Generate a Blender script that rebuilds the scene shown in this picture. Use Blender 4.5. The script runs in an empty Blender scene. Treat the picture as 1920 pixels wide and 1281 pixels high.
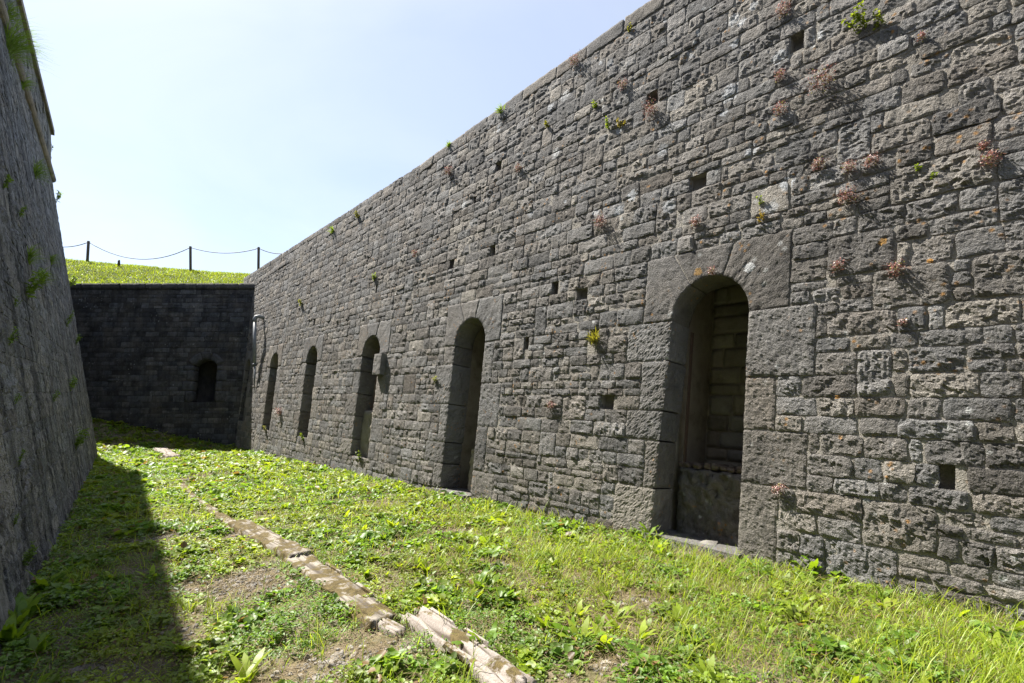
import bpy, math, random
import numpy as np
from mathutils import Vector
from mathutils.geometry import tessellate_polygon

rng = np.random.default_rng(7)
LEAF_GAIN = np.array([2.0, 1.88, 1.2])
random.seed(7)
S = bpy.context.scene
C = S.collection

# ------------------------------------------------------------------ camera
EYE, F, HZ = 1.6, 900.0, 735.0
cam = bpy.data.cameras.new("camera")
cam.sensor_width = 36.0
cam.lens = 36.0 * F / 1920.0
cam.shift_y = (HZ - 640.5) / 1920.0
cam.clip_start = 0.05
cam.clip_end = 2000.0
cam_o = bpy.data.objects.new("camera", cam)
cam_o.location = (0, 0, EYE)
cam_o.rotation_euler = (math.pi / 2, 0, 0)
C.objects.link(cam_o)
S.camera = cam_o

# ------------------------------------------------------------------ sky, sun, exposure
SUN = np.array([-0.567, 0.385, 1.0])
SUN /= np.linalg.norm(SUN)
EL = math.asin(SUN[2])
AZ = math.atan2(SUN[0], SUN[1])
w = bpy.data.worlds.new("World")
S.world = w
w.use_nodes = True
nt = w.node_tree
bg = nt.nodes["Background"]
sky = nt.nodes.new("ShaderNodeTexSky")
sky.sky_type = 'NISHITA'
sky.sun_disc = False
sky.sun_elevation = EL
sky.sun_rotation = AZ
sky.altitude = 150
sky.air_density = 1.0
sky.dust_density = 1.0
sky.ozone_density = 1.0
veil = nt.nodes.new("ShaderNodeMix"); veil.data_type = 'RGBA'      # thin even haze over the whole sky
veil.inputs[0].default_value = 0.55
veil.inputs[7].default_value = (2.75, 2.95, 3.45, 1)
tcw = nt.nodes.new("ShaderNodeTexCoord"); mpw = nt.nodes.new("ShaderNodeMapping"); mpw.inputs["Scale"].default_value = (1.0, 2.2, 3.2); mpw.inputs["Rotation"].default_value = (0.3, 0.5, 0.6)
nw = nt.nodes.new("ShaderNodeTexNoise"); nw.inputs["Scale"].default_value = 1.3; nw.inputs["Detail"].default_value = 7; nw.inputs["Roughness"].default_value = 0.55; nw.inputs["Distortion"].default_value = 0.6
rw_ = nt.nodes.new("ShaderNodeValToRGB"); rw_.color_ramp.elements[0].position = 0.38; rw_.color_ramp.elements[0].color = (2.62, 2.85, 3.4, 1); rw_.color_ramp.elements[1].position = 0.72; rw_.color_ramp.elements[1].color = (3.35, 3.45, 3.7, 1)
nt.links.new(tcw.outputs["Generated"], mpw.inputs[0]); nt.links.new(mpw.outputs[0], nw.inputs["Vector"]); nt.links.new(nw.outputs[0], rw_.inputs[0]); nt.links.new(rw_.outputs[0], veil.inputs[7])
nt.links.new(sky.outputs[0], veil.inputs[6])
nt.links.new(veil.outputs[2], bg.inputs[0])
bg.inputs[1].default_value = 0.094
sl = bpy.data.lights.new("sun", 'SUN')
sl.energy = 5.0
sl.angle = math.radians(0.55)
sl.color = (1.0, 0.95, 0.87)
so = bpy.data.objects.new("sun", sl)
so.rotation_euler = Vector(SUN).to_track_quat('Z', 'Y').to_euler()
so.location = (-20, 15, 30)
C.objects.link(so)
S.view_settings.view_transform = 'Standard'
S.view_settings.look = 'None'
S.view_settings.exposure = 1.5
S.view_settings.gamma = 1.0
S.view_settings.use_curve_mapping = False
S.cycles.max_bounces = 8
S.cycles.diffuse_bounces = 6
S.cycles.transmission_bounces = 4
S.cycles.transparent_max_bounces = 4

# ------------------------------------------------------------------ noise
def _h(ix, iy, seed):
    ix = ix.astype(np.int64); iy = iy.astype(np.int64)
    h = (ix * 374761393 + iy * 668265263 + int(seed) * 1442695041) & 0xFFFFFFFF
    h = ((h ^ (h >> 13)) * 1274126177) & 0xFFFFFFFF
    h = ((h ^ (h >> 16)) * 2246822519) & 0xFFFFFFFF
    return (h ^ (h >> 15)) & 0xFFFFFFFF

def pn(x, y, seed=0):
    x = np.asarray(x, float); y = np.asarray(y, float)
    ix = np.floor(x); iy = np.floor(y); fx = x - ix; fy = y - iy
    def g(a, b):
        ang = _h(ix + a, iy + b, seed) * (2 * math.pi / 4294967296.0)
        return np.cos(ang) * (fx - a) + np.sin(ang) * (fy - b)
    ux = fx * fx * fx * (fx * (fx * 6 - 15) + 10); uy = fy * fy * fy * (fy * (fy * 6 - 15) + 10)
    a = g(0, 0) * (1 - ux) + g(1, 0) * ux
    b = g(0, 1) * (1 - ux) + g(1, 1) * ux
    return (a * (1 - uy) + b * uy) * 1.5

def fbm(x, y, seed=0, octv=3):
    s = 0; a = 1.0; t = 0
    for i in range(octv):
        s = s + a * pn(np.asarray(x) * 2 ** i, np.asarray(y) * 2 ** i, seed + i * 17); t += a; a *= 0.5
    return s / t

def sstep(a, b, x):
    t = np.clip((np.asarray(x, float) - a) / (b - a), 0, 1)
    return t * t * (3 - 2 * t)

# ------------------------------------------------------------------ object helpers
def mesh_np(name, V, Q=None, T=None, smooth=True, cols=None, tone=None):
    me = bpy.data.meshes.new(name)
    V = np.asarray(V, np.float32).reshape(-1, 3)
    me.vertices.add(len(V)); me.vertices.foreach_set("co", V.ravel())
    Q = np.zeros((0, 4), np.int32) if Q is None else np.asarray(Q, np.int32).reshape(-1, 4)
    T = np.zeros((0, 3), np.int32) if T is None else np.asarray(T, np.int32).reshape(-1, 3)
    nl = Q.size + T.size
    me.loops.add(nl); me.loops.foreach_set("vertex_index", np.concatenate([Q.ravel(), T.ravel()]))
    npoly = len(Q) + len(T)
    me.polygons.add(npoly)
    st = np.concatenate([np.arange(len(Q)) * 4, Q.size + np.arange(len(T)) * 3]).astype(np.int32)
    me.polygons.foreach_set("loop_start", st)
    me.polygons.foreach_set("use_smooth", np.full(npoly, smooth))
    me.update(calc_edges=True)
    if cols is not None:
        a = me.attributes.new("col", 'FLOAT_COLOR', 'POINT')
        c = np.ones((len(V), 4), np.float32); c[:, :3] = cols
        a.data.foreach_set("color", c.ravel())
    if tone is not None:
        a = me.attributes.new("tone", 'FLOAT', 'POINT')
        a.data.foreach_set("value", np.broadcast_to(np.asarray(tone, np.float32), (len(V),)).copy())
    return me

def link(name, me, mat, parent=None, label=None, cat=None, group=None, kind=None, origin=None):
    """one mesh object; geometry is given in world space and re-based on its own origin"""
    n = len(me.vertices)
    co = np.empty(n * 3, np.float32); me.vertices.foreach_get("co", co); co = co.reshape(-1, 3)
    if origin is None:
        mn = co.min(0); mx = co.max(0); origin = ((mn[0] + mx[0]) / 2, (mn[1] + mx[1]) / 2, mn[2])
    origin = np.asarray(origin, np.float32)
    co -= origin
    me.vertices.foreach_set("co", co.ravel()); me.update()
    o = bpy.data.objects.new(name, me)
    C.objects.link(o)
    if mat is not None:
        me.materials.append(mat)
    o.location = origin
    if parent is not None:
        o.parent = parent
        o.location = origin - np.array(WORLD[parent.name], np.float32)
    WORLD[o.name] = tuple(origin)
    tag(o, label, cat, group, kind)
    return o

WORLD = {}
def tag(o, label=None, cat=None, group=None, kind=None):
    if label: o["label"] = label
    if cat: o["category"] = cat
    if group: o["group"] = group
    if kind: o["kind"] = kind

def empty(name, loc, label, cat, group=None):
    o = bpy.data.objects.new(name, None)
    o.location = loc; C.objects.link(o); WORLD[o.name] = tuple(loc)
    o.empty_display_size = 0.2
    tag(o, label, cat, group)
    return o

class MB:
    """collects pieces (verts, quads, tris, colours) into one mesh"""
    def __init__(s): s.V = []; s.Q = []; s.T = []; s.c = []; s.t = []; s.n = 0
    def add(s, V, Q=None, T=None, col=None, tone=None):
        V = np.asarray(V, float).reshape(-1, 3)
        s.V.append(V)
        if Q is not None and len(Q): s.Q.append(np.asarray(Q).reshape(-1, 4) + s.n)
        if T is not None and len(T): s.T.append(np.asarray(T).reshape(-1, 3) + s.n)
        s.c.append(np.broadcast_to(np.asarray((0.2, 0.2, 0.2) if col is None else col, float), (len(V), 3)))
        s.t.append(np.full(len(V), 0.5) if tone is None else np.broadcast_to(np.asarray(tone, float), (len(V),)))
        s.n += len(V)
    def mesh(s, name, smooth=True):
        return mesh_np(name, np.concatenate(s.V), np.concatenate(s.Q) if s.Q else None,
                       np.concatenate(s.T) if s.T else None, smooth, np.concatenate(s.c), np.concatenate(s.t))

def px(x, y): return np.array([(x - 960) / F, 1.0, -(y - HZ) / F])
O = np.array([0, 0, EYE])
def to_px(P):
    P = np.asarray(P, float)
    return 960 + F * P[..., 0] / P[..., 1], HZ - F * (P[..., 2] - EYE) / P[..., 1]

# ------------------------------------------------------------------ frames of the three walls
def unit(v): v = np.asarray(v, float); return v / np.linalg.norm(v)
class Plane:
    """battered wall face: u along, v = world height, w = outwards"""
    def __init__(s, P0, d, n_in, b):
        s.P0 = np.asarray(P0, float); s.d = unit(d); s.n = unit(n_in); s.b = b      # n_in points into the wall
        s.N = unit(-s.n + b * np.array([0, 0, 1.0]))
        s.up = unit(s.n * b + np.array([0, 0, 1.0]))
    def __call__(s, u, v, w=0.0):
        u = np.asarray(u, float)[..., None]; v = np.asarray(v, float)[..., None]; w = np.asarray(w, float)[..., None]
        r = s.P0 + s.d * u + s.n * (s.b * (v - s.P0[2])) + s.N * w
        r[..., 2] += (v - s.P0[2])[..., 0]
        return r
    def hit(s, x, y):
        r = px(x, y); m = s.n - s.b * np.array([0, 0, 1.0])
        t = ((s.P0 - O) @ m) / (r @ m); p = O + r * t
        return (p - s.P0) @ s.d, p[2]

RD = unit([125 - 960, F, 0])
RW = Plane([375 / F * 5.0, 5.0, EYE - 305 / F * 5.0], RD, [RD[1], -RD[0], 0], 0.125)
LD = unit([-0.634, 0.773, 0])
LW = Plane([-4.69, 4.85, -0.1], LD, [-LD[1], LD[0], 0], 0.125)
LC = (15.5 - 4.85) / LD[1]                     # corner of the left wall, along u
BW = Plane([0, 19.85 - 0.14 * 6.5, -0.5], [1, 0, 0], [0, 1, 0], 0.14)
R_TOP = lambda u: np.interp(u, [-6, 1.3, 4.1, 5.9, 10.2, 17.2, 22], [6.95, 6.9, 6.82, 6.7, 6.47, 6.27, 6.1])
B_TOP = 6.05

def gz(X, Y):
    X = np.asarray(X, float); Y = np.asarray(Y, float)
    z = 0.09 - 0.039 * np.clip(Y, -5, 30) + 0.03 * fbm(X * 0.9, Y * 0.9, 5) + 0.012 * fbm(X * 5, Y * 5, 6)
    bank = sstep(16.4, 19.2, Y + (X + 14) * -0.12) * np.clip((-X - 10.6) / 6.0, 0, 1.5) * 1.15
    return z + bank
def ground_px(x, y):
    r = px(x, y); t = 0.5
    for i in range(4000):
        p = O + r * t
        if p[2] < gz(p[0], p[1]): break
        t += 0.01 if t < 8 else 0.02
    return p
def left_dist(X, Y): return (np.asarray(X) - LW.P0[0]) * LD[1] - (np.asarray(Y) - LW.P0[1]) * LD[0]
def right_dist(X, Y):
    return -((np.asarray(X) - RW.P0[0]) * RW.n[0] + (np.asarray(Y) - RW.P0[1]) * RW.n[1])

# ------------------------------------------------------------------ materials
def new_mat(name):
    m = bpy.data.materials.new(name); m.use_nodes = True
    return m, m.node_tree.nodes, m.node_tree.links, m.node_tree.nodes["Principled BSDF"]
def nd(N, t, **kw):
    n = N.new(t)
    for k, v in kw.items():
        if k in ("op",): n.operation = v
        else: n.inputs[k].default_value = v
    return n
def ramp(N, pts):
    r = N.new("ShaderNodeValToRGB"); e = r.color_ramp.elements
    while len(e) < len(pts): e.new(0.5)
    for q, (p, c) in zip(e, pts): q.position = p; q.color = (*c, 1) if len(c) == 3 else c
    return r
def mixc(N, L, fac, a, b, mode='MIX'):
    m = N.new("ShaderNodeMix"); m.data_type = 'RGBA'; m.blend_type = mode
    for i, s in ((0, fac), (6, a), (7, b)):
        if hasattr(s, "is_linked") or hasattr(s, "links"): L.new(s, m.inputs[i])
        else: m.inputs[i].default_value = (*s, 1) if isinstance(s, tuple) and len(s) == 3 else s
    return m.outputs[2]
def noise(N, L, co, scale, detail=4, rough=0.55, dist=0.0):
    n = N.new("ShaderNodeTexNoise"); n.inputs["Scale"].default_value = scale
    n.inputs["Detail"].default_value = detail; n.inputs["Roughness"].default_value = rough
    n.inputs["Distortion"].default_value = dist
    L.new(co, n.inputs["Vector"]); return n.outputs["Fac"]
def mrange(N, L, x, a, b, c=0.0, d=1.0):
    n = N.new("ShaderNodeMapRange"); n.inputs[1].default_value = a; n.inputs[2].default_value = b
    n.inputs[3].default_value = c; n.inputs[4].default_value = d; L.new(x, n.inputs[0]); return n.outputs[0]
def math_(N, L, op, a, b):
    n = N.new("ShaderNodeMath"); n.operation = op
    for i, s in enumerate((a, b)):
        if isinstance(s, (int, float)): n.inputs[i].default_value = s
        else: L.new(s, n.inputs[i])
    return n.outputs[0]

def stone_mat(name, dark, mid, light, ochre=0.5, white=0.5, crust=0.5, streak=0.0, moss=0.0, bump=0.6, fine=1.0, spots=()):
    m, N, L, P = new_mat(name)
    geo = N.new("ShaderNodeNewGeometry"); co = geo.outputs["Position"]
    at = N.new("ShaderNodeAttribute"); at.attribute_name = "tone"
    t0 = at.outputs["Fac"]
    n1 = noise(N, L, co, 6.0, 6, 0.62)
    v = math_(N, L, 'ADD', math_(N, L, 'MULTIPLY', t0, 0.55), math_(N, L, 'MULTIPLY', n1, 0.62))
    col = ramp(N, [(0.22, dark), (0.55, mid), (0.88, light)]); L.new(v, col.inputs[0]); c = col.outputs[0]
    fr = math_(N, L, 'FRACT', math_(N, L, 'MULTIPLY', t0, 37.7), 0.0)
    hr = ramp(N, [(0.0, (1.06, 0.99, 0.91)), (0.3, (0.97, 1.0, 1.03)), (0.55, (0.95, 0.97, 1.0)), (0.75, (1.0, 0.98, 0.96)), (0.92, (1.24, 1.19, 1.10))]); L.new(fr, hr.inputs[0])
    c = mixc(N, L, 1.0, c, hr.outputs[0], 'MULTIPLY')
    # warm and cool drift from stone to stone
    n2 = noise(N, L, co, 1.7, 3)
    c = mixc(N, L, mrange(N, L, n2, 0.42, 0.7, 0, 0.3), c, (0.20, 0.17, 0.135))
    # dark biological crust
    n3 = noise(N, L, co, 2.6, 7, 0.7)
    c = mixc(N, L, mrange(N, L, n3, 0.50, 0.66, 0, crust), c, tuple(x * 0.38 for x in dark))
    # fine grain
    g = noise(N, L, co, 95.0, 3, 0.7)
    c = mixc(N, L, 0.55, c, mixc(N, L, 1.0, c, mixc(N, L, g, (0.45, 0.45, 0.45), (1.5, 1.5, 1.5)), 'MULTIPLY'))
    if streak:
        mp = N.new("ShaderNodeMapping"); mp.inputs["Scale"].default_value = (3.2, 3.2, 0.22); L.new(co, mp.inputs[0])
        s1 = noise(N, L, mp.outputs[0], 1.0, 6, 0.7)
        c = mixc(N, L, mrange(N, L, s1, 0.47, 0.62, 0, streak), c, tuple(x * 0.32 for x in dark))
        mp2 = N.new("ShaderNodeMapping"); mp2.inputs["Scale"].default_value = (16, 16, 1.5); L.new(co, mp2.inputs[0])
        s2 = noise(N, L, mp2.outputs[0], 1.0, 4, 0.7)
        c = mixc(N, L, mrange(N, L, s2, 0.60, 0.70, 0, streak * 0.7), c, (0.30, 0.31, 0.32))
    if streak > .6:  # shade of pits and light flecks painted into the colour, where bump barely shows
        mp3 = N.new("ShaderNodeMapping"); mp3.inputs["Scale"].default_value = (26, 26, 11); L.new(co, mp3.inputs[0])
        s3 = noise(N, L, mp3.outputs[0], 1.0, 5, 0.75)
        c = mixc(N, L, mrange(N, L, s3, 0.50, 0.60, 0, 0.8), c, tuple(x * 0.25 for x in dark))
        mp4 = N.new("ShaderNodeMapping"); mp4.inputs["Scale"].default_value = (33, 33, 9); mp4.inputs["Location"].default_value = (5, 3, 1); L.new(co, mp4.inputs[0])
        s4 = noise(N, L, mp4.outputs[0], 1.0, 4, 0.7)
        c = mixc(N, L, mrange(N, L, s4, 0.59, 0.66, 0, 0.75), c, (0.44, 0.45, 0.47))
    if moss:
        n5 = noise(N, L, co, 3.3, 6, 0.7)
        c = mixc(N, L, mrange(N, L, n5, 0.55, 0.68, 0, moss), c, (0.055, 0.07, 0.02))
    # ochre and white lichen
    if ochre:
        vo = N.new("ShaderNodeTexVoronoi"); vo.inputs["Scale"].default_value = 13.0; L.new(co, vo.inputs["Vector"])
        pm = noise(N, L, co, 3.1, 3)
        f = math_(N, L, 'MULTIPLY', mrange(N, L, math_(N, L, 'ADD', vo.outputs["Distance"], math_(N, L, 'MULTIPLY', g, 0.25)), 0.22, 0.42, 1, 0), mrange(N, L, pm, 0.55, 0.62, 0, ochre))
        c = mixc(N, L, f, c, (0.42, 0.21, 0.045))
    if white:
        vo = N.new("ShaderNodeTexVoronoi"); vo.inputs["Scale"].default_value = 8.0; L.new(co, vo.inputs["Vector"])
        pm = noise(N, L, co, 1.9, 3)
        f = math_(N, L, 'MULTIPLY', mrange(N, L, math_(N, L, 'ADD', vo.outputs["Distance"], math_(N, L, 'MULTIPLY', g, 0.55)), 0.40, 0.52, 1, 0), mrange(N, L, pm, 0.56, 0.66, 0, white))
        c = mixc(N, L, f, c, (0.52, 0.53, 0.52))
        vo2 = N.new("ShaderNodeTexVoronoi"); vo2.inputs["Scale"].default_value = 30.0; L.new(co, vo2.inputs["Vector"])
        f = mrange(N, L, math_(N, L, 'ADD', vo2.outputs["Distance"], math_(N, L, 'MULTIPLY', pm, 0.35)), 0.24, 0.31, white * 0.6, 0)
        c = mixc(N, L, f, c, (0.45, 0.45, 0.43))
    for (p, r, colr, a) in spots:                      # individual lichen rosettes
        vd = N.new("ShaderNodeVectorMath"); vd.operation = 'DISTANCE'; L.new(co, vd.inputs[0]); vd.inputs[1].default_value = tuple(p)
        dd = math_(N, L, 'ADD', vd.outputs["Value"], mrange(N, L, noise(N, L, co, 28, 4, 0.7), 0.2, 0.8, -r * 0.75, r * 0.75))
        c = mixc(N, L, mrange(N, L, dd, r * 0.85, r * 1.05, a, 0), c, colr)
    L.new(c, P.inputs["Base Color"])
    P.inputs["Roughness"].default_value = 0.9
    P.inputs["Specular IOR Level"].default_value = 0.25
    b1n = N.new("ShaderNodeTexNoise"); b1n.noise_type = 'RIDGED_MULTIFRACTAL'; b1n.inputs["Scale"].default_value = 17.0
    b1n.inputs["Detail"].default_value = 5; b1n.inputs["Roughness"].default_value = 0.6; b1n.inputs["Distortion"].default_value = 0.5; L.new(co, b1n.inputs["Vector"])
    b1 = math_(N, L, 'ADD', noise(N, L, co, 38.0, 5, 0.65, 0.4), math_(N, L, 'MULTIPLY', b1n.outputs["Fac"], 0.22)); b2 = noise(N, L, co, 130.0, 3, 0.6)
    pit = N.new("ShaderNodeTexVoronoi"); pit.inputs["Scale"].default_value = 70.0; L.new(co, pit.inputs["Vector"])
    hgt = math_(N, L, 'ADD', math_(N, L, 'ADD', b1, math_(N, L, 'MULTIPLY', b2, 0.55 * fine)), math_(N, L, 'MULTIPLY', pit.outputs["Distance"], 0.3))
    bp = N.new("ShaderNodeBump"); bp.inputs["Strength"].default_value = bump; bp.inputs["Distance"].default_value = 0.03
    L.new(hgt, bp.inputs["Height"]); L.new(bp.outputs[0], P.inputs["Normal"])
    return m

def wall_pt(pl, x, y): u, v = pl.hit(x, y); return pl(u, v, 0.0)
W_ = (0.55, 0.56, 0.56)
sp = [(wall_pt(RW, 1405, 501), 0.055, W_, 0.95), (wall_pt(RW, 1375, 38), 0.07, W_, 0.8), (wall_pt(RW, 1413, 12), 0.05, W_, 0.8), (wall_pt(RW, 1390, 42), 0.05, W_, 0.8),
      (wall_pt(RW, 1535, 68), 0.045, W_, 0.8), (wall_pt(RW, 1043, 288), 0.08, W_, 0.75), (wall_pt(RW, 1118, 398), 0.06, W_, 0.75), (wall_pt(RW, 870, 385), 0.10, W_, 0.6),
      (wall_pt(RW, 1060, 180), 0.10, W_, 0.55), (wall_pt(RW, 1420, 655), 0.03, W_, 0.8),
      (wall_pt(RW, 1310, 510), 0.05, (0.45, 0.25, 0.05), 0.6), (wall_pt(RW, 1655, 455), 0.035, (0.45, 0.24, 0.05), 0.8), (wall_pt(RW, 1744, 490), 0.02, (0.45, 0.22, 0.04), 0.9),
      (wall_pt(RW, 1570, 745), 0.02, (0.45, 0.22, 0.04), 0.9)]
for i in range(26):
    a_, b_ = rng.uniform(880, 1480), rng.uniform(20, 430)
    if b_ > 0.72 * (1215 - a_) + 40: sp.append((wall_pt(RW, a_, b_), rng.uniform(.03, .10), (0.46, 0.48, 0.50), rng.uniform(.5, .9)))
M_STONE = stone_mat("rubble_stone", (0.10, 0.096, 0.092), (0.187, 0.180, 0.172), (0.305, 0.294, 0.28), 0.75, 0.9, 0.5, bump=1.1, spots=sp)
M_ASHLAR = stone_mat("dressed_stone", (0.10, 0.096, 0.092), (0.175, 0.168, 0.160), (0.265, 0.255, 0.242), 0.6, 0.6, 0.45, bump=1.1, spots=sp[:1] + sp[10:11])
M_MORTAR = stone_mat("lime_mortar", (0.16, 0.154, 0.144), (0.27, 0.26, 0.242), (0.38, 0.365, 0.34), 0.3, 0.5, 0.4, bump=0.8)
M_LSTONE = stone_mat("sheltered_stone", (0.18, 0.18, 0.184), (0.30, 0.298, 0.30), (0.42, 0.415, 0.41), 0.1, 0.4, 0.65, streak=1.0, moss=0.25, bump=1.2)
M_LMORTAR = stone_mat("sheltered_mortar", (0.18, 0.18, 0.184), (0.28, 0.28, 0.282), (0.38, 0.378, 0.376), 0, 0.2, 0.45, streak=0.85, moss=0.25, bump=0.9)
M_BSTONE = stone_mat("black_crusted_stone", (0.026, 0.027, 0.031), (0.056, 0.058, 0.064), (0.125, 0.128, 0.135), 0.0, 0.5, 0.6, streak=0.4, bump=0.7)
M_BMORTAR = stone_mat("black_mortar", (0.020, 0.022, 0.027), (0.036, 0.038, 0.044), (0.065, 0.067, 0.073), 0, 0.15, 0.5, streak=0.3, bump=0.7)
M_CHAMBER = stone_mat("chamber_stone", (0.18, 0.165, 0.135), (0.31, 0.285, 0.24), (0.42, 0.39, 0.335), 0.1, 0.1, 0.5, bump=0.5)
M_BRICK = stone_mat("old_brick", (0.085, 0.066, 0.056), (0.15, 0.118, 0.10), (0.23, 0.19, 0.165), 0, 0.2, 0.4, bump=0.8)
M_CORDON = stone_mat("cordon_stone", (0.12, 0.105, 0.09), (0.21, 0.185, 0.155), (0.29, 0.26, 0.22), 0.2, 0.2, 0.5, bump=0.5)

def simple_mat(name, a, b, scale=20, rough=0.7, metal=0.0, bump=0.2):
    m, N, L, P = new_mat(name)
    co = N.new("ShaderNodeNewGeometry").outputs["Position"]
    n = noise(N, L, co, scale, 5, 0.6)
    L.new(mixc(N, L, mrange(N, L, n, 0.35, 0.65), a, b), P.inputs["Base Color"])
    P.inputs["Roughness"].default_value = rough; P.inputs["Metallic"].default_value = metal
    bp = N.new("ShaderNodeBump"); bp.inputs["Strength"].default_value = bump; bp.inputs["Distance"].default_value = 0.01
    L.new(n, bp.inputs["Height"]); L.new(bp.outputs[0], P.inputs["Normal"])
    return m

def leaf_mat(name, trans=0.45, rough=0.45, spec=0.4, tint=(1.5, 1.45, 0.6)):
    m, N, L, P = new_mat(name)
    at = N.new("ShaderNodeAttribute"); at.attribute_name = "col"
    co = N.new("ShaderNodeNewGeometry").outputs["Position"]
    n = noise(N, L, co, 60, 2)
    c = mixc(N, L, 1.0, at.outputs["Color"], mixc(N, L, n, (0.75, 0.75, 0.75), (1.25, 1.25, 1.25)), 'MULTIPLY')
    L.new(c, P.inputs["Base Color"]); P.inputs["Roughness"].default_value = rough
    P.inputs["Specular IOR Level"].default_value = spec
    tr = N.new("ShaderNodeBsdfTranslucent")
    L.new(mixc(N, L, 1.0, c, tint, 'MULTIPLY'), tr.inputs["Color"])
    mx = N.new("ShaderNodeMixShader"); mx.inputs[0].default_value = trans
    L.new(P.outputs[0], mx.inputs[1]); L.new(tr.outputs[0], mx.inputs[2])
    L.new(mx.outputs[0], N["Material Output"].inputs["Surface"])
    return m
M_LEAF = leaf_mat("green_leaf", 0.48, 0.45, 0.42)
M_SEDUM = leaf_mat("stonecrop_leaf", 0.2, 0.5, 0.3, (1, 1, 1))
M_STRAW = leaf_mat("dry_grass", 0.3, 0.7, 0.2, (1, 1, .9))

def ground_mat():
    m, N, L, P = new_mat("soil_and_moss")
    co = N.new("ShaderNodeNewGeometry").outputs["Position"]
    n1 = noise(N, L, co, 1.8, 6, 0.65); n2 = noise(N, L, co, 28, 5, 0.7); n3 = noise(N, L, co, 5.5, 5, 0.65)
    r = ramp(N, [(0.3, (0.09, 0.072, 0.048)), (0.5, (0.19, 0.155, 0.105)), (0.7, (0.32, 0.27, 0.19))]); L.new(n2, r.inputs[0])
    c = mixc(N, L, mrange(N, L, n3, 0.45, 0.62, 0, 0.75), r.outputs[0], (0.085, 0.095, 0.022))
    c = mixc(N, L, mrange(N, L, n1, 0.5, 0.62, 0, 0.7), c, mixc(N, L, n2, (0.07, 0.065, 0.06), (0.26, 0.24, 0.21)))
    L.new(c, P.inputs["Base Color"]); P.inputs["Roughness"].default_value = 0.95; P.inputs["Specular IOR Level"].default_value = 0.1
    bp = N.new("ShaderNodeBump"); bp.inputs["Strength"].default_value = 0.9; bp.inputs["Distance"].default_value = 0.03
    L.new(n2, bp.inputs["Height"]); L.new(bp.outputs[0], P.inputs["Normal"])
    return m
M_GROUND = ground_mat()
def hill_mat():
    m, N, L, P = new_mat("short_turf")
    co = N.new("ShaderNodeNewGeometry").outputs["Position"]
    n1 = noise(N, L, co, 1.2, 6, 0.7); n2 = noise(N, L, co, 9, 4, 0.7)
    c = mixc(N, L, mrange(N, L, n1, 0.35, 0.65), (0.075, 0.11, 0.014), (0.125, 0.14, 0.03))
    c = mixc(N, L, mrange(N, L, n2, 0.45, 0.7, 0, 0.7), c, (0.05, 0.075, 0.012))
    L.new(c, P.inputs["Base Color"]); P.inputs["Roughness"].default_value = 0.9; P.inputs["Specular IOR Level"].default_value = 0.1
    bp = N.new("ShaderNodeBump"); bp.inputs["Strength"].default_value = 1.0; bp.inputs["Distance"].default_value = 0.12
    L.new(n2, bp.inputs["Height"]); L.new(bp.outputs[0], P.inputs["Normal"])
    return m
M_HILL = hill_mat()
M_SLATE = stone_mat("gravel_stone", (0.11, 0.104, 0.096), (0.22, 0.208, 0.192), (0.36, 0.34, 0.31), 0.1, 0.1, 0.3, bump=0.5)

def wood_mat(name, pale, dark, moss=0.5):
    m, N, L, P = new_mat(name)
    tc = N.new("ShaderNodeTexCoord")
    co = N.new("ShaderNodeNewGeometry").outputs["Position"]
    at = N.new("ShaderNodeAttribute"); at.attribute_name = "tone"
    n1 = noise(N, L, co, 4.5, 5, 0.65); n2 = noise(N, L, co, 70, 4, 0.7)
    c = mixc(N, L, mrange(N, L, at.outputs["Fac"], 0.25, 0.6), dark, pale)
    c = mixc(N, L, mrange(N, L, n2, 0.3, 0.7, 0, 0.4), c, dark)
    n3 = noise(N, L, co, 22, 6, 0.75)
    mo = mixc(N, L, mrange(N, L, n3, .35, .65), (0.045, 0.034, 0.014), mixc(N, L, n2, (0.09, 0.07, 0.028), (0.19, 0.145, 0.062)))
    c = mixc(N, L, mrange(N, L, math_(N, L, 'ADD', n1, math_(N, L, 'MULTIPLY', n3, .35)), 0.79 - moss * 0.25, 0.86 - moss * 0.25), c, mo)
    L.new(c, P.inputs["Base Color"]); P.inputs["Roughness"].default_value = 0.85; P.inputs["Specular IOR Level"].default_value = 0.15
    bp = N.new("ShaderNodeBump"); bp.inputs["Strength"].default_value = 0.7; bp.inputs["Distance"].default_value = 0.01
    L.new(n2, bp.inputs["Height"]); L.new(bp.outputs[0], P.inputs["Normal"])
    return m
M_WOOD = wood_mat("bleached_timber", (0.36, 0.32, 0.285), (0.09, 0.072, 0.058), 0.35)
M_MOSSWOOD = wood_mat("mossy_timber", (0.32, 0.29, 0.245), (0.08, 0.066, 0.052), 0.66)
M_DARKWOOD = simple_mat("weathered_post", (0.045, 0.035, 0.028), (0.09, 0.07, 0.055), 40, 0.8)
M_ROPE = simple_mat("chain_iron", (0.03, 0.03, 0.035), (0.06, 0.058, 0.06), 60, 0.6, 0.3)
M_PIPE = simple_mat("grey_plastic", (0.15, 0.165, 0.18), (0.20, 0.215, 0.23), 12, 0.45, 0.0, 0.05)
M_PIPEDARK = simple_mat("dark_plastic", (0.05, 0.055, 0.06), (0.10, 0.105, 0.11), 12, 0.5, 0.0, 0.1)
M_RUST = simple_mat("rusty_iron", (0.07, 0.045, 0.035), (0.11, 0.07, 0.05), 40, 0.85)

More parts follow.
